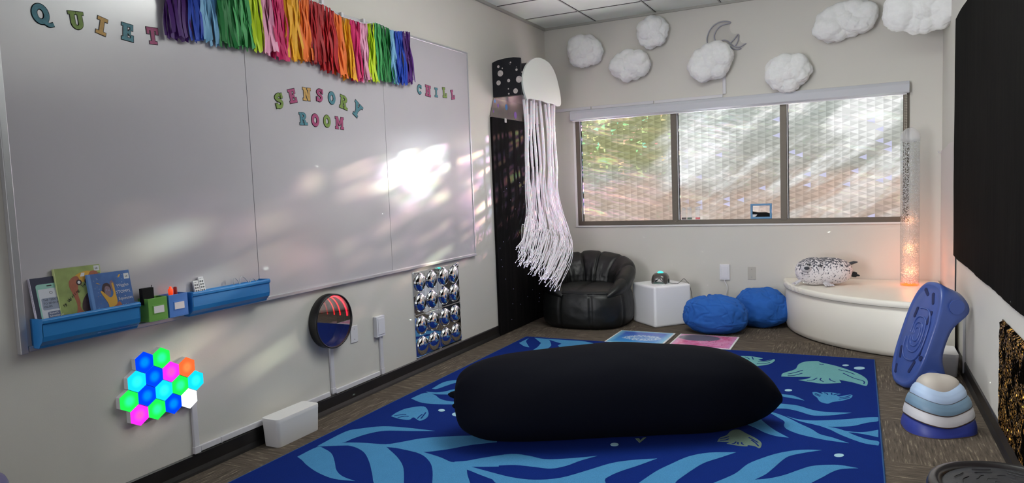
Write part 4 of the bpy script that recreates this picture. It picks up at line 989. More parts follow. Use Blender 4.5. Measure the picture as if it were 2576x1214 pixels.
# ------------------------------------------------------------------ blue bean bags
blu=mat('blue_cotton','#1f5fb4',.85,noise_amt=.06,scale=8,bump=.25,bscale=90)
def beanbag(cx,cy,rx,ry,h,seed,label,lean):
    rnd=random.Random(seed); folds=[(rnd.uniform(0,2*PI),rnd.uniform(.5,1.2),rnd.uniform(.06,.16)) for _ in range(9)]
    knot=Vector((lean[0],lean[1],1)).normalized()
    def disp(d):
        k=1+.12*fbm(d*1.8+Vector((seed,0,0)),3)
        ang=math.atan2(d.y-knot.y*.5,d.x-knot.x*.5); top=max(0,d.z)
        w=0
        for a,s,wd in folds:
            da=(ang-a+.35*math.sin(d.z*4+a)+PI)%(2*PI)-PI; w-=.045*s*math.exp(-(da/wd)**2)*(.4+.6*top)
        w+=.02*math.sin(ang*14+d.z*9+seed)*(.25+.6*top)*(.5+.5*noise.noise(d*3))
        q_=Vector((d.x*1.6,d.y*1.6,d.z*3.2))+Vector((seed*2,0,0)); q_+=Vector((noise.noise(d*2.5),noise.noise(d*2.5+Vector((9,0,0))),0))*.8; w-=.055*(1-min(1,abs(noise.noise(q_))*7))*.6*(.4+.6*min(1,max(0,d.z+.6)))
        kn=d.dot(knot); w-=.09*math.exp(-((1-kn)/.012)) if kn>.9 else 0
        return k+w
    c=Vector((cx,cy,h*.43))
    mb=MB()
    def fn(u,v):
        t=2*PI*u; p=PI*v; d=Vector((math.sin(p)*math.cos(t),math.sin(p)*math.sin(t),-math.cos(p)))
        k=disp(d); e=.8
        hz=math.copysign(abs(d.z)**e,d.z); r=math.sqrt(max(0,1-abs(hz)**2.4))**.9
        q=Vector((rx*r*math.cos(t),ry*r*math.sin(t),(h*.57 if d.z>0 else h*.46)*hz))*k
        q.x+=lean[0]*.18*max(0,hz)*rx; q.y+=lean[1]*.2*max(0,hz)*ry
        w=c+q; w.z=max(w.z,.003); return w
    mb.surf(fn,200,110,cu=True)
    root=thing('bean_bag',label,'bean bag',(cx,cy,0),'round blue bean bags')
    mb.build('cover',blu,root)
    # piping seams
    mb=MB()
    for a0 in (0.6,2.2,3.9,5.3):
        pts=[fn(a0/(2*PI)+.02*math.sin(v*6),v)+Vector((0,0,.001)) for v in [.35+.6*i/24 for i in range(25)]]
        mb.tube(pts,.0022,6)
    mb.build('seam',blu,root)
beanbag(-1.135,6.315,.285,.215,.335,3,'nearer blue bean bag right of the white cube, crumpled on top',(-.3,-.3))
beanbag(-.79,6.69,.25,.2,.355,8,'farther blue bean bag between the nearer one and the white bench',(-.1,.2))

# ------------------------------------------------------------------ black bean bag chair
lea=mat('black_leatherette','#131515',.42,noise_amt=.2,scale=6,bump=.35,bscale=22,spec=.5)
def tuffet():
    cx,cy=-2.36,6.42; root=thing('bean_bag_chair','black leather look bean bag chair with a tufted curved back in the corner','bean bag chair',(cx,cy,0))
    face=-PI/2+.22   # opening direction
    def rad(t): # superellipse base
        c_,s_=math.cos(t),math.sin(t); n=2.6; return 1/((abs(c_)/.43)**n+(abs(s_)/.385)**n)**(1/n)
    mb=MB()
    def base(u,v):
        t=2*PI*u; r=rad(t); z=.34*v
        seam=-.012*math.exp(-(((t*8/(2*PI))%1-.5)/.035)**2)
        bulge=.03*math.sin(PI*min(1,v*1.05))**.6-.035*max(0,1-v*9)
        wr=.008*fbm(Vector((math.cos(t)*3,math.sin(t)*3,z*14)),3)
        r=(r-.03)+bulge+seam+wr
        return Vector((cx+r*math.cos(t),cy+r*math.sin(t),max(.002,z)))
    mb.surf(base,160,24,cu=True)
    mb.add([base(i/160,0) for i in range(160)],[list(range(160))])
    mb.build('base',lea,root)
    # seat cushion
    mb=MB()
    def seat(u,v):
        t=2*PI*u; r=rad(t)*.92*v; x=r*math.cos(t); 
        z=.335+.055*math.sqrt(max(0,1-v**3))-.02*math.exp(-(x/.02)**2)*(1-v)*1.0+.006*fbm(Vector((x*9,r*math.sin(t)*9,3)),3)
        if v>.98: z=.325
        return Vector((cx+x,cy+r*math.sin(t)-.005,z))
    mb.surf(seat,96,24,cu=True); mb.build('seat_cushion',lea,root)
    # tufted back ring
    mb=MB(); back=face+PI
    ncol=9
    def ring(u,v):
        s=(u-.5)*2; th=back+s*math.radians(148); a=abs(s); e=max(0,math.cos(a*PI/2))
        Zt=.335+.34*e**.85; wr_=.028+.085*e**.5
        r0=rad(th)-wr_-.012+.035*e
        phi=-PI*.62+2*PI*v
        col=(u*ncol)%1; pinch=math.exp(-((min(col,1-col))/.075)**2)
        zc=(.29+Zt)/2; wz=(Zt-.29)/2
        cphi,sphi=math.cos(phi),math.sin(phi)
        inner=1 if cphi<.25 else .35
        rowp=math.exp(-((sphi-.42)/.06)**2)+math.exp(-((sphi+.28)/.06)**2)
        k=1-.16*pinch*inner*(.6+.4*max(0,sphi))-.09*min(1,rowp)*(1 if cphi<.1 else .0)
        k+=.07*fbm(Vector((math.cos(th)*6,math.sin(th)*6,sphi*4+cphi*2)),4)*(.5+e)
        flare=.07*e*max(-.4,sphi)
        rr_=r0+flare+wr_*cphi*k; z=zc+wz*sphi*(1-.10*pinch*max(0,sphi)**.5+.03*noise.noise(Vector((th*3,1,7))))
        return Vector((cx+rr_*math.cos(th),cy+rr_*math.sin(th),z))
    mb.surf(ring,200,56,cv=True); o=mb.build('tufted_back',lea,root)
    mb=MB()
    for k in range(ncol+1):
        pts=[ring(min(.995,max(.005,k/ncol)),v)+Vector((0,0,.001)) for v in [.38+.5*i/20 for i in range(21)]]
        mb.tube(pts,.0025,5)
    mb.tube([base(.5+.5*0+ i/60*1.0,1.0)+Vector((0,0,.002)) for i in range(60)],.004,6,closed=True)
    mb.build('seam_piping',lea,root)
    mb=MB(); p=fl(1379,790,.1); mb.box((p.x+.0,p.y+.0,.0),(.001,.001,.001))
    fr=frame(Vector((cx-.437,cy-.06,.09)),(0,-1,0),(0,0,1),(-1,0,0)); mb=MB(); mb.span((0,-.03,-.006),(.02,.025,.002),fr=fr); mb.build('care_tag',M['white_matte'],root)
tuffet()
mb=MB(); pts=[(-2.86,6.83,.32),(-2.87,6.8,.25),(-2.87,6.72,.2),(-2.87,6.7,.1),(-2.86,6.62,.01),(-2.82,6.5,.005),(-2.77,6.43,.005),(-2.78,6.6,.005),(-2.84,6.7,.006)]
mb.tube(catmull(pts,5,False),.003,8); tag(mb.build('black_cord',M['black']),'black cord on the floor left of the black bean bag chair','cord')

# ------------------------------------------------------------------ corner bench with pad
vin=mat('cream_vinyl','#ece7dc',.42,bump=.08,bscale=40)
BCX,BCY=.6,6.9; BR=1.2
def bench():
    root=thing('corner_platform','white vinyl quarter round platform bench in the back right corner','bench',(BCX-.5,BCY-.5,0))
    mb=MB(); prof=[(BR-.03,.004),(BR-.01,.015),(BR,.05),(BR+.004,.2),(BR-.002,.34),(BR-.012,.365),(BR-.03,.375)]
    n=48
    def sect(prof,name,m,z=None,bump=None):
        mb=MB(); vs=[];fs=[];K=len(prof)
        for i in range(n+1):
            t=PI+PI/2*i/n
            for r,h in prof: 
                vs.append(Vector((BCX+r*math.cos(t)*(1+0.0),BCY+r*math.sin(t),h)))
        for i in range(n):
            for k in range(K-1): fs.append((i*K+k,i*K+k+1,(i+1)*K+k+1,(i+1)*K+k))
        mb.add(vs,fs,0,True)
        for h,k in((prof[0][1],0),(prof[-1][1],K-1)):
            mb.add([vs[i*K+k] for i in range(n+1)]+[Vector((BCX,BCY,h))],[list(range(n+2))])
        for i in (0,n):
            mb.add([vs[i*K+k] for k in range(K)]+[Vector((BCX,BCY,prof[-1][1])),Vector((BCX,BCY,prof[0][1]))],[list(range(K+2))])
        return mb.build(name,m,root)
    sect(prof,'base',vin)
    # top mat with a pleated border
    mb=MB(); vs=[];fs=[];N=320; K=7
    for i in range(N+1):
        t=PI+PI/2*i/N; s=i/N
        pl_=(.5+.5*math.sin(s*120+2*math.sin(s*20)))**2*.006*max(0,min(1,(s-.02)*30))*max(0,min(1,(.42-s)*8))
        for r,h in((BR-.02,.374),(BR+.012,.375),(BR+.015,.378),(BR+.015-pl_*1.6,.395),(BR+.015-pl_,.412),(BR+.010,.4185),(BR-.01,.421)):
            vs.append(Vector((BCX+r*math.cos(t),BCY+r*math.sin(t),h)))
    for i in range(N):
        for k in range(K-1): fs.append((i*K+k,i*K+k+1,(i+1)*K+k+1,(i+1)*K+k))
    mb.add(vs,fs,0,True)
    mb.add([vs[i*K+K-1] for i in range(0,N+1,4)]+[Vector((BCX,BCY,.421))],[list(range(N//4+2))])
    mb.add([vs[i*K] for i in range(0,N+1,4)]+[Vector((BCX,BCY,.372))],[list(range(N//4+2))])
    for i in(0,N): mb.add([vs[i*K+k] for k in range(K)]+[Vector((BCX,BCY,.421)),Vector((BCX,BCY,.372))],[list(range(K+2))])
    mb.build('top_mat',vin,root)
    pip=mat('vinyl_piping','#9a968c',.5)
    mb=MB(); mb.tube([(BCX+(BR+.012)*math.cos(PI+PI/2*i/80),BCY+(BR+.012)*math.sin(PI+PI/2*i/80),.376) for i in range(81)],.003,6)
    mb.build('piping',pip,root)
bench()
BT=.4215
# ------------------------------------------------------------------ bubble tube lamp
def bubbletube():
    cx,cy,r=.375,6.6,.0695; root=thing('bubble_tube','tall clear bubble tube lamp glowing orange at its base on the white platform','lamp',(cx,cy,BT)); z1=1.62
    gm=bpy.data.materials.new('clear_acrylic'); gm.use_nodes=True; nt=gm.node_tree; nt.nodes.clear(); g=NG(nt)
    out=g.n('ShaderNodeOutputMaterial'); gl=g.n('ShaderNodeBsdfGlossy'); gl.inputs['Roughness'].default_value=.03; tr=g.n('ShaderNodeBsdfTransparent'); tr.inputs[0].default_value=(.93,.95,.95,1)
    fz=g.n('ShaderNodeLayerWeight'); fz.inputs['Blend'].default_value=.35; mx=g.n('ShaderNodeMixShader'); g.l(g.m('MULTIPLY',fz.outputs['Facing'],.75),mx.inputs[0]); g.l(tr.outputs[0],mx.inputs[1]); g.l(gl.outputs[0],mx.inputs[2]); g.l(mx.outputs[0],out.inputs[0])
    MB().lathe([(r,0),(r,z1-BT)],(cx,cy,BT),48).build('tube',gm,root)
    frost=mat('frosted_cap','#e6e6ea',.35,alpha=.32)
    MB().lathe([(r*.98,z1-.03)]+[(r*1.02,z1-.03),(r*1.02,z1)]+[(r*1.02*math.cos(t),z1+.085*math.sin(t)) for t in [PI/2*k/10 for k in range(1,11)]],(cx,cy,0),40).build('dome_cap',frost,root)
    glow=mat('orange_glow','#ff5a20',.5,emit='#ff4a14',es=3)
    MB().lathe([(0,.004),(r*.94,.004),(r*.96,.008),(0,.009)],(cx,cy,BT),36).build('light_base',glow,root)
    MB().tube([(cx,cy,BT+.01),(cx,cy,z1-.02)],.0012,8).build('inner_rod',frost,root)
    bm_=bpy.data.materials.new('bubble'); bm_.use_nodes=True; nt=bm_.node_tree; b=nt.nodes['Principled BSDF']; b.inputs['Base Color'].default_value=(.95,.95,.95,1); b.inputs['Roughness'].default_value=.08; b.inputs['Transmission Weight'].default_value=.3; b.inputs['Coat Weight'].default_value=1
    mb=MB(); rnd=random.Random(5)
    t_=(1+5**.5)/2; iv=[Vector(v).normalized() for v in [(-1,t_,0),(1,t_,0),(-1,-t_,0),(1,-t_,0),(0,-1,t_),(0,1,t_),(0,-1,-t_),(0,1,-t_),(t_,0,-1),(t_,0,1),(-t_,0,-1),(-t_,0,1)]]
    ifc=[(0,11,5),(0,5,1),(0,1,7),(0,7,10),(0,10,11),(1,5,9),(5,11,4),(11,10,2),(10,7,6),(7,1,8),(3,9,4),(3,4,2),(3,2,6),(3,6,8),(3,8,9),(4,9,5),(2,4,11),(6,2,10),(8,6,7),(9,8,1)]
    for i in range(4300):
        z=BT+.018+(z1-BT-.04)*rnd.random()**1.05; a=rnd.uniform(0,2*PI); q=r*.9*math.sqrt(rnd.random()); s=rnd.choice((.0018,.0024,.003,.004))*rnd.uniform(.8,1.2)
        if rnd.random()<.25: q=r*.93
        c=Vector((cx+q*math.cos(a),cy+q*math.sin(a),z)); mb.add([c+Vector((v.x*s*1.25,v.y*s*1.25,v.z*s*.8)) for v in iv],ifc,0,True)
    o=mb.build('bubbles',bm_,root); o['kind']='stuff'
    L=bpy.data.lights.new('bubble_tube_glow','POINT'); L.color=(1,.27,.10); L.energy=BUB_E; L.shadow_soft_size=.05
    lo=bpy.data.objects.new('bubble_tube_glow',L); C.objects.link(lo); lo.location=(cx,cy,BT+.12)
    for k,zz in enumerate((.72,.95)):
        L2=bpy.data.lights.new('bubble_tube_glow_up','POINT'); L2.color=(1,.34,.12); L2.energy=BUB_E*(.6 if k==0 else .35); L2.shadow_soft_size=.04
        lo=bpy.data.objects.new('bubble_tube_glow_up',L2); C.objects.link(lo); lo.location=(cx,cy,zz)
BUB_E=1.25
bubbletube()

# ------------------------------------------------------------------ seal plush
def seal():
    m,nt,b=nmat('seal_spotted_plush'); g=NG(nt); tc=g.n('ShaderNodeTexCoord'); P_=tc.outputs['Object']
    mp=g.n('ShaderNodeMapping'); mp.inputs['Scale'].default_value=(1.2,1.2,.8); g.l(P_,mp.inputs[0])
    v=g.noise(mp.outputs[0],62,3,.6); v2=g.noise(mp.outputs[0],26,2,.5); sp=g.n('ShaderNodeSeparateXYZ'); g.l(P_,sp.inputs[0])
    th=g.m('ADD',v,g.m('MULTIPLY',g.mr(sp.outputs[2],.1,.24),.16)); s=g.mr(th,.59,.615)
    c=g.mix(s,'#e2dcdf','#3b3f4e'); c=g.mix(g.mr(g.m('ADD',sp.outputs[2],g.m('MULTIPLY',g.m('SUBTRACT',v2,.5),.2)),.2,.25,0,.5),c,'#4a4846')
    g.l(c,b.inputs['Base Color']); b.inputs['Roughness'].default_value=.9; b.inputs['Sheen Weight'].default_value=.3
    cx,cy=-.265,6.5; ax=math.radians(14); root=thing('seal_plush','round spotted grey seal plush toy lying on the white platform','plush toy',(cx,cy,BT))
    rot=Matrix.Rotation(ax,3,'Z')
    mb=MB()
    def fn(u,v):
        t=2*PI*u; p=PI*v; d=Vector((-math.cos(p),math.sin(p)*math.cos(t),math.sin(p)*math.sin(t)))
        x=math.copysign(abs(d.x)**.85,d.x); rr_=(1-abs(x)**2.7)**.42 if abs(x)<1 else 0
        fat=1.0-.07*(x+1)*.5+.03*math.exp(-((x+.55)/.35)**2)-.035*math.exp(-((x+.12)/.12)**2)
        q=Vector((x*.225,rr_*math.cos(t)*.13*fat,rr_*math.sin(t)*.122*fat))*(1+.02*fbm(d*3,2))
        q=rot@q; w=Vector((cx,cy,BT+.117))+q; w.z=max(w.z,BT+.001); return w
    mb.surf(fn,64,72,cu=True); mb.build('body',m,root)
    pale=mat('plush_pale','#c9c6cc',.9,noise_amt=.1,scale=60); dark=mat('plush_dark','#3e4148',.85,noise_amt=.4,scale=70); blk=mat('plush_black','#16171a',.8)
    F=lambda x,y,z: Vector((cx,cy,BT+.117))+rot@Vector((x,y,z))
    # muzzle faces the room at the left end
    MB().blob(F(-.155,-.1,.032),(.042,.032,.03)).build('muzzle',pale,root)
    MB().blob(F(-.158,-.132,.042),(.022,.012,.014)).build('nose',dark,root)
    mb=MB(); mb.tube([F(-.2,-.098,.0),F(-.182,-.112,-.009),F(-.16,-.12,-.013),F(-.135,-.124,-.009)],.002,6)
    mb.build('mouth',dark,root)
    mb=MB(); 
    mb.tube([F(-.155,-.115,.075),F(-.135,-.122,.066),F(-.115,-.127,.066)],[.002,.006,.002],8); mb.tube([F(-.075,-.125,.062),F(-.05,-.13,.058),F(-.03,-.13,.066)],[.002,.006,.002],8)
    mb.build('eyes',blk,root)
    def flip(base,tip,w,name,m,fing=4,flat=(1,.45)):
        mb=MB(); base=Vector(base); tip=Vector(tip); d=tip-base; sd=d.cross(Vector((0,0,1))).normalized()
        mb.tube([base,base+d*.5,base+d*.72],[w*.8,w*1.0,w*.9],12,squash=flat)
        for k in range(fing):
            o=(k-(fing-1)/2)/(fing-1)*w*1.7; p0=base+d*.55+sd*o*.8; p1=tip+sd*o*1.25-d*.1*abs(k-(fing-1)/2)/fing
            mb.tube([p0,(p0+p1)/2,p1],[w*.26,w*.27,w*.12],8)
        mb.build(name,m,root)
    flip(F(.0,-.09,-.09),F(.02,-.155,-.106),.034,'front_flipper',pale)
    flip(F(-.19,-.04,-.07),F(-.255,-.06,-.108),.026,'front_flipper',pale,2)
    flip(F(.18,.0,.05),F(.262,.02,.075),.026,'tail_flipper',dark,3); flip(F(.19,-.03,-.02),F(.27,-.03,-.035),.034,'tail_flipper',blk,5,(1,.7))
seal()

# ------------------------------------------------------------------ balance board
def board():
    bl=mat('blue_board_plastic','#3a5092',.36,coat=.2)
    H=Vector((-.36,-.0,0)) 
    yaw=math.radians(24)
    hn=Vector((-math.cos(yaw),-math.sin(yaw),0)); b=Vector((-math.sin(yaw),math.cos(yaw),0)); lean=math.radians(18)
    n=(hn*math.cos(lean)+Vector((0,0,1))*math.sin(lean)).normalized(); a=(Vector((0,0,1))*math.cos(lean)-hn*math.sin(lean)).normalized()
    L_=.34; Wd=.172; cen=Vector((.325,5.03,.335))
    root=thing('balance_board','blue oval balance board with swirl grooves leaning on the right wall','balance board',(.4,5.05,0))
    fr=frame(cen,b,a,n)   # a: across, b: along, c: out of the face
    def sup(t,k=1):
        c_,s_=math.cos(t),math.sin(t); e=.72
        return (k*Wd*math.copysign(abs(c_)**e,c_),k*L_*math.copysign(abs(s_)**e,s_))
    def depth(s): # underside depth along the board: deep feet at both ends, arch in the middle
        s=abs(s)/L_; return .075+.085*math.exp(-((s-.72)/.3)**2)
    mb=MB()
    prof=[(0.0,.012),(.5,.010),(.82,.004),(.88,.0),(.93,.006),(.97,.007),(1.0,.0),(1.01,-.015)]
    N=96; rings=[]
    for k,h in prof:
        rings.append([fr(*sup(2*PI*j/N,max(k,.001)),h) for j in range(N)])
    for q in(.35,.7,1.0):
        rings.append([(lambda p: fr(p[0]*(1-.02*q),p[1]*(1-.05*q),-.015-depth(p[1])*q))(sup(2*PI*j/N,1.0)) for j in range(N)])
    rings.append([(lambda p: fr(p[0],p[1],-.012-depth(p[1]/.8)))(sup(2*PI*j/N,.8)) for j in range(N)])
    rings.append([(lambda p: fr(p[0],p[1],-.03-depth(p[1])*.8))(sup(2*PI*j/N,.4)) for j in range(N)])
    rings.append([fr(0,0,-.06)]*N)
    m_=len(rings); mb.add([p for r in rings for p in r],[(i*N+j,i*N+(j+1)%N,(i+1)*N+(j+1)%N,(i+1)*N+j) for i in range(m_-1) for j in range(N)],0,True)
    mb.build('shell',bl,root,merge=True)
    # raised swirl ridges
    mb=MB()
    for k in (.16,.28,.42,.62):
        pts=[fr(sup(t,k)[0]*.95-.02,sup(t,k)[1]*.8,.012) for t in [2*PI*i/60 for i in range(12 if k>.5 else 0,60)]]
        mb.tube(pts,.0055,8)
    mb.build('swirl_ridge',bl,root)
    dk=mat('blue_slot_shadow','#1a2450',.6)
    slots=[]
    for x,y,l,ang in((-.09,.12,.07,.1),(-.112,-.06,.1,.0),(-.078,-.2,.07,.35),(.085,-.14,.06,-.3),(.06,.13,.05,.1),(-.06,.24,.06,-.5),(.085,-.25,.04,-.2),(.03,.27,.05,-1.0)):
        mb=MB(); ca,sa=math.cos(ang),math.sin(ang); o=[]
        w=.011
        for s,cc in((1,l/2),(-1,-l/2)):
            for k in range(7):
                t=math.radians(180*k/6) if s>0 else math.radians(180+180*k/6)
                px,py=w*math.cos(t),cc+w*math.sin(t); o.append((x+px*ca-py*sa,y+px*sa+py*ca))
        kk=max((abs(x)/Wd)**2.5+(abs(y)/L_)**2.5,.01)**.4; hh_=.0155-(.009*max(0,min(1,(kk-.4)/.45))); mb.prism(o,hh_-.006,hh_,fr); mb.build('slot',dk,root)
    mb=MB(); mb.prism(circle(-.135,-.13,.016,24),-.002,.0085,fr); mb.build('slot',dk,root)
    # embossed discs on the near side and nubs on the underside
    for s in(.23,-.22):
        f2=frame(fr(-Wd*.93,s,-.085),a,n,-b); MB().prism(circle(0,0,.045,28),-.004,.004,f2).build('embossed_disc',bl,root,bevel=.002)
    mb=MB()
    for s in(-.12,-.07,-.02,.03):
        for x in(-.13,0): 
            c=fr(x,s,-.015-depth(s)-.0); mb.blob(c,(.009,.009,.009),nu=12,nv=8)
    mb.build('nub',bl,root)
board()

# ------------------------------------------------------------------ stacked stepping stones
def stones():
    cx,cy=.362,4.21; ang=math.radians(8)
    cols=['#2e3b8c','#c4c3c8','#6f8ba2','#a9bedb','#b4aca4']; nm=['navy blue stepping stone, the widest at the bottom of the stack','light grey stepping stone resting on the navy one','slate blue stepping stone in the middle of the stack','pale blue stepping stone under the rounded top one','warm grey rounded stepping stone on top of the stack']
    sc=[1,.94,.87,.74,.57]; z0=[.0,.058,.114,.168,.216]; hh=[.075,.075,.075,.07,.06]
    Rb=.17
    rimm=mat('stone_rim','#3a2a24',.7)
    def outl(t,s): # rounded triangle
        return Rb*s*(1+.09*math.cos(3*(t-ang)))
    for i in range(5):
        root=thing('stepping_stone',nm[i],'stepping stone',(cx,cy,z0[i]),'stacked stepping stones')
        m=mat('stone_plastic_%d'%i,cols[i],.5)
        def wave(t,k=i): return .011*math.sin(2*t+.9)+.006*math.sin(3*t+2)
        s0,s1=sc[i],sc[i+1] if i<4 else 0
        mb=MB(); N=96
        kt=min(.95,s1/s0*.975) if i<4 else 1
        prof=[(1.0,.0),(1.0,.010),(1-(1-kt)*.12,.024),(1-(1-kt)*.17,.026),(1-(1-kt)*.38,.040),(1-(1-kt)*.43,.042),(1-(1-kt)*.75,.054),(kt,.060)] if i<4 else [(1,0),(1,.006),(.96,.022),(.85,.038),(.68,.052),(.45,.062),(.2,.067),(.001,.068)]
        rings=[]
        for k,h in prof:
            rings.append([Vector((cx+outl(t,s0*k)*math.cos(t),cy+outl(t,s0*k)*math.sin(t)*.92,z0[i]+h+(wave(t)*(1 if i>0 else min(1,h/.03)) if i<4 else wave(t)*k*k)+(.012 if i>0 else .001))) for t in [2*PI*j/N for j in range(N)]])
        if i<4:
            rings.append([Vector((cx+outl(t,s0*.6)*math.cos(t),cy+outl(t,s0*.6)*math.sin(t)*.92,z0[i]+.052+.012)) for t in [2*PI*j/N for j in range(N)]])
            rings.append([Vector((cx,cy,z0[i]+.052+.012))]*N)
        n_=len(rings); mb.add([p for r in rings for p in r],[(a*N+j,a*N+(j+1)%N,(a+1)*N+(j+1)%N,(a+1)*N+j) for a in range(n_-1) for j in range(N)],0,True)
        mb.build('shell',m,root,merge=True)
        mb=MB(); mb.tube([p+Vector((0,0,.0)) for p in rings[0]],.0028,6,closed=True); mb.build('rubber_rim',rimm,root)
stones()
# ------------------------------------------------------------------ round stools near the camera
def stool(cx,cy,r,h,mseat,mrim,name,label,pattern):
    root=thing(name,label,'stool',(cx,cy,0))
    MB().lathe([(0,h-.05),(r-.03,h-.05),(r-.006,h-.04),(r,h-.022),(r-.006,h-.006),(r-.02,h),(r-.034,h-.003),(r-.04,h-.012)],(cx,cy,0),72).build('rim',mrim,root)
    MB().lathe([(r-.039,h-.014),(r-.045,h-.01),(r*.5,h-.006),(0,h-.005)],(cx,cy,0),72).build('seat',mseat,root)
    for k in range(4):
        a=PI/4+PI/2*k; p=Vector((cx+r*.6*math.cos(a),cy+r*.6*math.sin(a),h-.045)); q=Vector((cx+r*.85*math.cos(a),cy+r*.85*math.sin(a),.004))
        MB().tube([p,q],.013,12).build('leg',M['black'],root)
    if pattern:
        mb=MB()
        for k in range(1,7):
            rr_=(r-.05)*k/7
            for j in range(3+k):
                a0=2*PI*j/(3+k)+k; mb.tube([(cx+(rr_+.004*math.sin(t*9))*math.cos(t),cy+(rr_+.004*math.sin(t*9))*math.sin(t),h-.0055) for t in [a0+.55*2*PI/(3+k)*i/8 for i in range(9)]],.0014,5)
        mb.build('swirl_relief',mseat,root)
stool(.388,2.36,.208,.45,mat('stool_seat_black','#2a292e',.5,noise_amt=.15,scale=25,bump=.5,bscale=30),mat('stool_rim_black','#2b2728',.3,coat=.3),'round_stool','black round stool with a swirled seat at the bottom right',True)
stool(-2.655,1.11,.2,.45,mat('stool_seat_purple','#4a4470',.6),mat('stool_rim_lavender','#6a6490',.35),'round_stool','purple round stool at the bottom left corner',False)

# ------------------------------------------------------------------ star carpet panel and jellyfish lamp
def starcarpet():
    m,nt,b=nmat('black_carpet_star'); g=NG(nt); tc=g.n('ShaderNodeTexCoord')
    mp=g.n('ShaderNodeMapping'); mp.inputs['Scale'].default_value=(1,14,1); g.l(tc.outputs['Object'],mp.inputs[0])
    n=g.noise(mp.outputs[0],1.3,4); f=g.noise(tc.outputs['Object'],500,2)
    c=g.mix(g.m('MULTIPLY',g.mr(n,.45,.7),g.mr(f,.45,.65)),'#080708','#2b2624'); g.l(c,b.inputs['Base Color']); b.inputs['Roughness'].default_value=.95; b.inputs['Specular IOR Level'].default_value=.15
    bp=g.n('ShaderNodeBump'); bp.inputs['Strength'].default_value=.6; bp.inputs['Distance'].default_value=.004; g.l(f,bp.inputs['Height']); g.l(bp.outputs[0],b.inputs['Normal'])
    root=thing('star_carpet_panel','tall black carpeted star panel on the left wall beside the corner','wall panel',LW(6.14,.0,.02))
    MB().span((5.615,.003,.001),(6.66,1.985,.024),fr=LW).build('carpet_face',m,root,bevel=.004)
    mb=MB(); rnd=random.Random(9)
    for i in range(26):
        y=rnd.uniform(5.66,6.6); z=rnd.uniform(.1,1.5); fr=frame(LW(y,z,.024),(0,1,0),(0,0,1),(1,0,0)); mb.prism(circle(0,0,.0016,8),0,.0012,fr)
    mb.build('fibre_points',mat('fibre_point','#d8d8ff',.4,emit='#b8b8ff',es=1.2),root)
starcarpet()
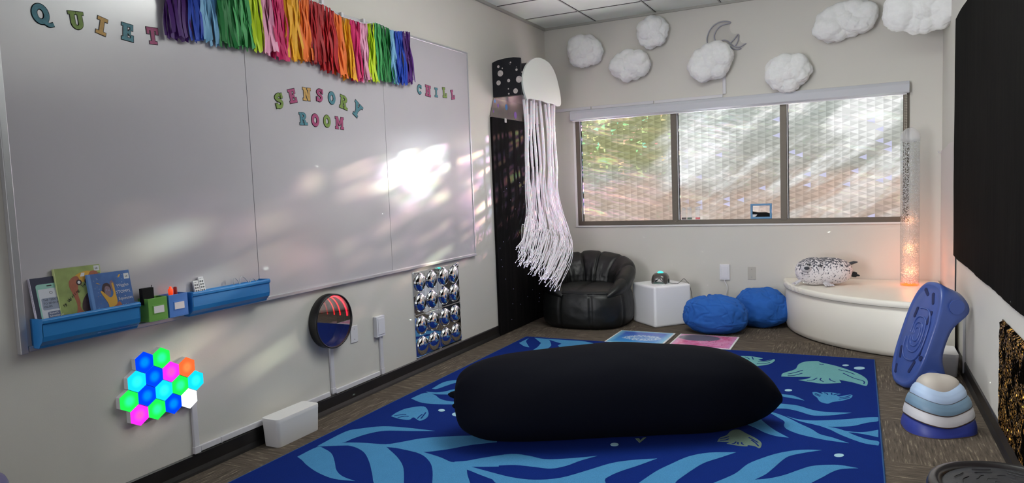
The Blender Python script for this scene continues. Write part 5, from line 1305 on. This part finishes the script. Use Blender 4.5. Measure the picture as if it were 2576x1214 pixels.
def jelly():
    root=thing('jellyfish_lamp','white jellyfish wall lamp with long shimmering fibre optic tentacles','lamp',LW(6.1,2.15,.1))
    OFF=.30
    # bell outline in (y, z)
    px=[(1326,250),(1318,225),(1316,195),(1322,170),(1334,153),(1350,145),(1365,148),(1383,160),(1396,183),(1404,210),(1410,240),(1411,262),(1405,267),(1395,261),(1380,259),(1365,253),(1348,250),(1338,248),(1330,249)]
    out=[pl(x,y,OFF) for x,y in px]; out=catmull(out,5)
    white=mat('bell_white','#d6dcd8',.35)
    mb=MB(); mb.prism(out,OFF-.016,OFF+.0,LW); mb.build('bell_face',white,root,bevel=.003)
    # extruded body wrapped in black with white dots
    m=mat('bell_black_cloth','#0b0c16',.8)
    y0=5.70; body=[p for p in out if p[1]>2.165]
    ys=[p[0] for p in out]; 
    arch=[]
    for i in range(25):
        t=PI-PI*i/24; arch.append((6.13+.425*math.cos(t),2.17+.0+.335*math.sin(t)**.75))
    arch=[(5.705,2.165)]+[(a if a>5.705 else 5.705,z) for a,z in arch]+[(6.555,2.165)]
    mb=MB(); 
    n=len(arch); vs=[LW(a,z,.002) for a,z in arch]+[LW(a,z,OFF-.017) for a,z in arch]
    mb.add(vs,[(i,i+1,n+i+1,n+i) for i in range(n-1)],0,True); mb.add(vs,[list(range(n))])
    mb.build('bell_hood',m,root)
    # square black cloth side facing the room
    side=[(.0,0),(.0,.26),(.03,.285),(.12,.318),(.22,.33),(.30,.318),(.30,0)]
    side=[(.002,2.165),(.0015,2.3),(.006,2.472),(.05,2.487),(.13,2.497),(.22,2.497),(.284,2.486),(.284,2.165)]
    SF=lambda a,b,c: Vector((WL+a,5.70-c,b))
    MB().prism(side,-.02,.004,SF).build('side_cloth',m,root)
    grey=mat('moon_dot','#b9b1b0',.7,noise_amt=.2,scale=60)
    def sp(cx,cy):
        x,y=1220+cx/6.07,140+cy/6.07; p=onplane(x,y,1,5.696); return (p.x-WL,p.z)
    mb=MB()
    for cx,cy,r in((235,270,46),(208,415,36),(205,168,20),(265,193,10),(390,103,12),(368,118,4),(362,380,24),(358,506,10),(365,580,14),(468,538,38),(520,360,50),(482,213,18),(480,172,6),(565,250,10),(382,132,4)):
        a,b=sp(cx,cy); mb.prism(circle(a,b,r/6.07/1764*6.35,24),.003,.0055,SF)
    mb.build('white_dots',grey,root)
    # underside and metallic skirt on the wall
    sk=mat('brushed_skirt','#77706d',.28,metal=.75)
    MB().span((5.70,2.158,.002),(6.56,2.166,OFF-.016),fr=LW).build('underside',sk,root)
    mb=MB(); mb.prism([(5.70,2.163),(5.612,1.99),(6.6,1.99),(6.56,2.163)],.001,.006,LW); mb.build('skirt',sk,root)
    mb=MB(); mc=MB()
    for cx,cy,rx,ry,k in((152,695,12,26,0),(200,762,12,30,1),(328,785,20,46,0),(465,908,24,58,1),(132,850,7,20,1),(222,895,3,6,1),(362,888,3,6,1)):
        y,z=pl(1220+cx/6.07,140+cy/6.07,.007); 
        yy=.0155*rx/20*1.25; zz=.0045*ry/10*1.25
        (mb if k==0 else mc).prism(circle(y,z,yy*1.3,20,ry/6.07/1764*6.35),.0055,.0068,LW)
    mb.build('blue_dots',mat('dot_blue','#4f9be0',.4),root); mc.build('purple_dots',mat('dot_purple','#7b4fb0',.4),root)
    fr=frame(LW(6.0-.02,1.975,.024),(0,1,0),(0,0,1),(1,0,0)); 
    y,z=pl(1220+315/6.07,140+990/6.07,.026); fr=frame(LW(y,z,.024),(0,1,0),(0,0,1),(1,0,0)); MB().span((-.02,-.018,0),(.02,.022,.003),fr=fr).build('bracket',M['alu'],root,bevel=.002)
    # fibre bundles
    fib=bpy.data.materials.new('optic_fibre'); fib.use_nodes=True; nt=fib.node_tree; b=nt.nodes['Principled BSDF']; g=NG(nt)
    tc=g.n('ShaderNodeTexCoord'); n=g.noise(tc.outputs['Object'],45,3); hs=g.n('ShaderNodeCombineColor',mode='HSV'); g.l(g.mr(n,.3,.7,.3,1.25),hs.inputs[0]); hs.inputs[1].default_value=.09; hs.inputs[2].default_value=.92
    g.l(hs.outputs[0],b.inputs['Base Color']); b.inputs['Roughness'].default_value=.25; b.inputs['Coat Weight'].default_value=.4
    g.l(hs.outputs[0],b.inputs['Emission Color']); b.inputs['Emission Strength'].default_value=.12
    tip=mat('fibre_tip','#e8e4ff',.3,emit='#d8d0ff',es=1.5)
    rnd=random.Random(21)
    tops=[590,625,685,740,790,850,915,955,1000,1045]
    O2=.2
    for ti,tx in enumerate(tops):
        off=O2+(.05 if ti%2 else -.03); yt,_=pl(1220+tx/6.07,250,off); zt=2.15; mb=MB(); mt=MB()
        # sleeve
        bend=rnd.uniform(-.006,.01); zc=[2.158,1.9,1.65,1.45]
        cord=[LW(yt+.012*math.sin(k*1.1+ti)+bend*k+.02*k/3,z,off+.006*math.sin(k*2+ti)) for k,z in enumerate(zc)]
        end=cord[-1]
        cc=[tuple(p) for p in cord]; mb.tube(catmull(cc,5,False),[.0125]*10+[.0135,.013,.012,.010,.007,.003],10,caps=True)
        frac=ti/9
        for k in range(13):
            # tips sweep from the left side down to the lower right
            s=min(1,max(0,frac+rnd.uniform(-.16,.16))); 
            tipx=1308+ (1396-1308)*s+rnd.uniform(-9,7); tipy=655+(732-655)*(s**.8)+rnd.uniform(-42,6)
            o3=off+.02+.2*s+rnd.uniform(-.06,.06); ty,tz=pl(tipx,tipy,o3)
            a=rnd.uniform(0,2*PI); p0=Vector(end)+Vector((.009*math.cos(a),.009*math.sin(a),.09))
            mid_y=yt+.02+(ty-yt)*.15+rnd.uniform(-.03,.03)
            q=[tuple(p0),tuple(LW(yt+.015+rnd.uniform(-.02,.02),1.25,off+rnd.uniform(-.02,.02))),tuple(LW(mid_y,.95,(off+o3)/2+rnd.uniform(-.02,.02))),tuple(LW(mid_y+(ty-mid_y)*.3,tz+.28,o3)),tuple(LW(ty-(ty-mid_y)*.3-.03*math.sin(a),tz+.09,o3)),tuple(LW(ty+.03*math.sin(a),tz+.01*math.cos(a),o3+.03*math.cos(a)))]
            mb.tube(catmull(q,4,False),.0028,5); mb.blob(LW(ty+.03*math.sin(a),tz+.01*math.cos(a),o3+.03*math.cos(a)),(.0034,.0034,.0034),nu=6,nv=4,mi=1)
        mb.build('tentacle',[fib,tip],root)
jelly()
y,z=pl(1359,305,.0)
r_=thing('control_box','small pale control box on the left wall behind the jellyfish tentacles','box',LW(6.42,1.96,.02))
MB().span((6.33,1.92,.026),(6.44,2.06,.05),fr=LW).build('casing',M['white_plastic'],r_,bevel=.003)
o=MB().span((6.30,1.80,.026),(6.355,1.86,.05),fr=LW).build('small_blue_box',mat('teal_box','#1f5f78',.5),bevel=.003); tag(o,'tiny dark teal box on the star panel behind the tentacles','box')

# ------------------------------------------------------------------ clouds
cot=mat('cotton_wool','#f0f1f1',.95,noise_amt=.03,scale=30,bump=.35,bscale=60,sss=.2)
def cloud(cx,cy,wpx,hpx,rot,seed,label,off=None,depth=.09):
    rx=wpx/2/(FPX/7.45); rz=hpx/2/(FPX/7.2)
    if off is None: off=min(.11,rz*.5)
    else: rx*=.93; rz*=.93
    x,z=pb(cx,cy,off)
    rnd=random.Random(seed); lumps=[]
    k=int(9+5*(rx/rz))
    for i in range(k):
        a=2*PI*i/k+rnd.uniform(-.2,.2); lumps.append((Vector((math.cos(a)*rx*.62,rnd.uniform(-.3,.3)*depth,math.sin(a)*rz*.6)),rz*rnd.uniform(.44,.6)))
    for i in range(3): lumps.append((Vector((rnd.uniform(-.5,.5)*rx,-depth*.35,rnd.uniform(-.4,.4)*rz)),rz*rnd.uniform(.45,.6)))
    lumps.append((Vector((0,0,0)),rz*.72)); 
    if rx>rz*1.2: lumps+= [(Vector((-rx*.4,0,0)),rz*.7),(Vector((rx*.4,0,0)),rz*.68)]
    ca,sa=math.cos(rot),math.sin(rot)
    def fn(u,v):
        t=2*PI*u; p=PI*v; d=Vector((math.sin(p)*math.cos(t),-math.cos(p)*.7,math.sin(p)*math.sin(t))).normalized()
        best=0
        for c,r in lumps:
            b_=d.dot(c); disc=b_*b_-c.length_squared+r*r
            if disc>0: best=max(best,b_+math.sqrt(disc))
        q=d*best; low=max(0,min(1,.5-q.z/rz*.8)); rg=1-abs(noise.noise(Vector((q.x*9,seed,q.z*26+q.x*5)))); w=q*(1+.10*fbm(q*9+Vector((seed,0,0)),4)+(.03+.07*low)*fbm(q*45+Vector((0,seed,0)),3)-.05*rg*low)
        w.y*=.85
        q2=Vector((w.x*ca-w.z*sa,w.y,w.x*sa+w.z*ca))
        W=Vector((x,WB-off,z))+q2; W.y=min(W.y,WB-.006); return W
    mb=MB(); mb.surf(fn,110,72,cu=True)
    o=mb.build('cotton_cloud',cot,origin=(x,WB-.01,z)); tag(o,label,'cloud','cotton clouds on the back wall')
    sm=o.modifiers.new('sm','SMOOTH'); sm.iterations=2; sm.factor=.4
    return o,x,z,off
cloud(1470,130,84,78,0,1,'round cotton cloud farthest left on the back wall, near the jellyfish lamp')
cloud(1641,82,64,72,.6,2,'small round cotton cloud just below the ceiling, second from the left at the top')
cloud(1586,164,104,70,.0,3,'wide cotton cloud above the left window pane')
cloud(1789,155,106,78,.42,4,'tilted cotton cloud under the moon and star sign')
cloud(1980,183,94,78,.1,5,'cotton cloud closest to the window shade with layered edge')
cloud(2127,52,144,72,.2,6,'long cotton cloud high on the wall, second from the right')
o,x,z,off=cloud(2316,22,150,96,.0,7,'largest cotton cloud in the top right corner, cut off by the photo edge',.5)
MB().tube([(x,WB-off,z),(x,WB-off,HC-.001)],.0015,6).build('hanging_thread',M['white_plastic'],o)
# moon and shooting star sign
def moon():
    gm=bpy.data.materials.new('acrylic_sheet'); gm.use_nodes=True; b=gm.node_tree.nodes['Principled BSDF']; b.inputs['Base Color'].default_value=hx('#c8c5c4'); b.inputs['Alpha'].default_value=.13; b.inputs['Roughness'].default_value=.15
    tubem=mat('unlit_neon_tube','#9a9aa6',.3)
    cr=lambda p: pb(1700+p[0]/6.39,30+p[1]/6.39,.02)
    root=thing('neon_moon_sign','unlit clear moon and shooting star sign behind a cotton cloud on the back wall','sign',BW(*pb(1800,110,.01),.005))
    sheet=[(370,650),(480,540),(490,420),(530,300),(600,200),(700,145),(800,130),(880,160),(860,230),(880,310),(930,350),(1010,345),(1020,430),(1060,490),(1135,500),(1060,580),(920,615),(700,700),(560,720)]
    mb=MB(); mb.prism([cr(p) for p in catmull(sheet,3)],.005,.009,BW); mb.build('acrylic_backing',gm,root)
    lines=[[(540,575),(505,500),(500,420),(535,310),(600,225),(690,170),(780,152),(870,158),(865,180),(800,195),(720,225),(655,290),(618,370),(625,440),(670,520)],
      [(700,495),(720,470),(770,450),(830,465),(880,510),(950,555),(1030,560),(1110,510),(1130,512)],[(750,520),(740,500),(700,495)],[(880,495),(940,430),(1000,360),(1005,420),(985,490),(955,540)],[(380,640),(420,605),(470,592),(540,598)],[(800,545),(880,560),(930,590),(1000,598),(1050,578)]]
    for ln in lines:
        mb=MB(); mb.tube([BW(*cr(p),.014) for p in catmull(ln,4,False)],.0055,8); mb.build('neon_tube',tubem,root)
moon()
# ------------------------------------------------------------------ items on the window rail
def timer(x,col,label):
    z=WZ0+.0445; root=thing('liquid_timer',label,'timer',(x,WB-.0,z),'liquid timers on the window rail')
    clear=mat('timer_clear','#eef2f4',.1,alpha=.22); w=.021; y=WB+.008
    MB().box((x,y,z+.061),(w*2,.018,.118)).build('bottle',clear,root,bevel=.004)
    MB().box((x,y,z+.012),(w*2,.0195,.022)).build('liquid',mat('liquid_'+col[1:],col,.2),root,bevel=.001)
    MB().box((x,y,z+.002),(w*2+.004,.02,.004)).build('foot',M['white_plastic'],root)
    MB().box((x,y,z+.116),(w*2+.004,.02,.005)).build('cap',M['white_plastic'],root,bevel=.001)
    mb=MB(); mb.box((x,y,z+.1),(w*1.7,.019,.006)); mb.build('neck',M['white_plastic'],root,bevel=.001)
timer(-1.528,'#3a1420','liquid timer with dark maroon liquid, leftmost of the three on the window rail')
timer(-1.474,'#1f4a2c','liquid timer with green liquid, middle of the three on the window rail')
timer(-1.395,'#d01c2c','liquid timer with red liquid, standing apart on the window rail')
root=thing('sand_art_frame','small blue framed sand picture with black sand on the window rail','picture frame',(-.81,WB,WZ0+.0445))
x0,x1,z0,z1=-.905,-.717,WZ0+.0445,1.108; fm=mat('frame_blue','#4a86b4',.4); y=WB-.004
mb=MB(); f=.018
mb.span((x0,y-.006,z0),(x1,y+.02,z0+f)); mb.span((x0,y-.006,z1-f),(x1,y+.02,z1)); mb.span((x0,y-.006,z0+f),(x0+f,y+.02,z1-f)); mb.span((x1-f,y-.006,z0+f),(x1,y+.02,z1-f))
mb.build('frame',fm,root,bevel=.002)
SF=lambda a,b,c: Vector((a,y+.006-c,b))
MB().prism([(x0+.01,z0+.01),(x1-.01,z0+.01),(x1-.01,z0+.046),(x1-.05,z0+.06),(x0+.07,z0+.06),(x0+.04,z0+.066),(x0+.01,z0+.072)],-.003,.0035,SF).build('black_sand',M['fabric_black'],root)
MB().prism([(x0+.01,z0+.01),(x0+.045,z0+.022),(x0+.06,z0+.04),(x0+.01,z0+.042)],.0036,.005,SF).build('white_sand',M['white_matte'],root)
MB().span((x0+.01,y+.008,z0+.05),(x1-.01,y+.010,z1-.01)).build('glass',mat('clear_glass','#ffffff',.05,alpha=.12),root)

# ------------------------------------------------------------------ lights
w=bpy.data.worlds.new('World'); SC.world=w; w.use_nodes=True; bg=w.node_tree.nodes['Background']; bg.inputs[0].default_value=(.80,.82,.88,1); bg.inputs[1].default_value=.55
def area(name,loc,rot,sx,sy,e,col=(1,1,1)):
    L=bpy.data.lights.new(name,'AREA'); L.shape='RECTANGLE'; L.size=sx; L.size_y=sy; L.energy=e; L.color=col
    o=bpy.data.objects.new(name,L); C.objects.link(o); o.location=loc; o.rotation_euler=rot; return o
# added fill behind the camera, aimed to brighten the right side and bench
rd=area('rear_fill',(-2.35,-1.5,1.3),Vector((.5,1,-.05)).to_track_quat('-Z','Y').to_euler(),1.1,2.0,31,(.98,.97,1)); rd.data.spread=math.radians(75)
area('overhead_fill',(-1.15,4.1,HC-.03),(0,0,0),1.2,1.2,24,(1,.98,.96))  # added fill lamp above the view, brightens the far half of the room
area('overhead_fill_near',(-1.15,1.0,HC-.03),(0,0,0),1.2,.6,1.5,(1,.98,.96))  # weak unseen fill added overhead near the camera
area('uplight_fill',(-.6,3.7,2.5),(math.radians(180),0,0),1.6,.9,46,(.97,1,.99))  # unseen upward fill added to brighten the ceiling
def sun(name,d,e,ang,col):
    L=bpy.data.lights.new(name,'SUN'); L.energy=e; L.angle=ang; L.color=col
    o=bpy.data.objects.new(name,L); C.objects.link(o); o.rotation_euler=Vector(d).to_track_quat('-Z','Y').to_euler(); return o
sun('low_sun',(-1.9,-2.9,-.42),75,math.radians(1.5),(1,.9,.82))
sun('sky_through_window',(-.7,-1,-.12),60,math.radians(55),(.98,.99,1))
sun('ground_bounce_fill',(-.15,-1,.95),330,math.radians(80),(.97,1,.97))  # upward sun added for ground bounce, brightens the ceiling by the window
# star projector beam: tiny bright dots thrown upward
L=bpy.data.lights.new('projector_stars','POINT'); L.energy=1; L.shadow_soft_size=.0; L.use_nodes=True
nt=L.node_tree; g=NG(nt); em=[n for n in nt.nodes if n.type=='EMISSION'][0]
ge=g.n('ShaderNodeNewGeometry'); tc=g.n('ShaderNodeTexCoord')
vo=g.n('ShaderNodeTexVoronoi'); vo.inputs['Scale'].default_value=30; g.l(tc.outputs['Normal'],vo.inputs['Vector'])
sc_=g.n('ShaderNodeSeparateColor'); g.l(vo.outputs['Color'],sc_.inputs[0])
dot=g.m('MULTIPLY',g.m('LESS_THAN',vo.outputs['Distance'],.055),g.m('GREATER_THAN',sc_.outputs[0],.62))
g.l(g.m('MULTIPLY',dot,1300.0),em.inputs['Strength']); em.inputs['Color'].default_value=(.8,1,.85,1)
lo=bpy.data.objects.new('projector_stars',L); C.objects.link(lo); lo.location=(-1.69,6.6,.54)

# ------------------------------------------------------------------ camera
cam=bpy.data.cameras.new('camera'); co=bpy.data.objects.new('camera',cam); C.objects.link(co)
Mx=Matrix((CR,CU,-CF)).transposed().to_4x4(); Mx.translation=CO; co.matrix_world=Mx
cam.sensor_fit='HORIZONTAL'; cam.sensor_width=36; cam.lens=FPX/2576*36; cam.shift_x=(1288-PX)/2576; cam.shift_y=0
cam.clip_start=.05; SC.camera=co
SC.view_settings.view_transform='Standard'; SC.view_settings.look='None'; SC.view_settings.gamma=1; SC.view_settings.exposure=.24; SC.view_settings.use_curve_mapping=False
SC.cycles.max_bounces=10; SC.cycles.glossy_bounces=10; SC.cycles.diffuse_bounces=5; SC.cycles.transparent_max_bounces=24
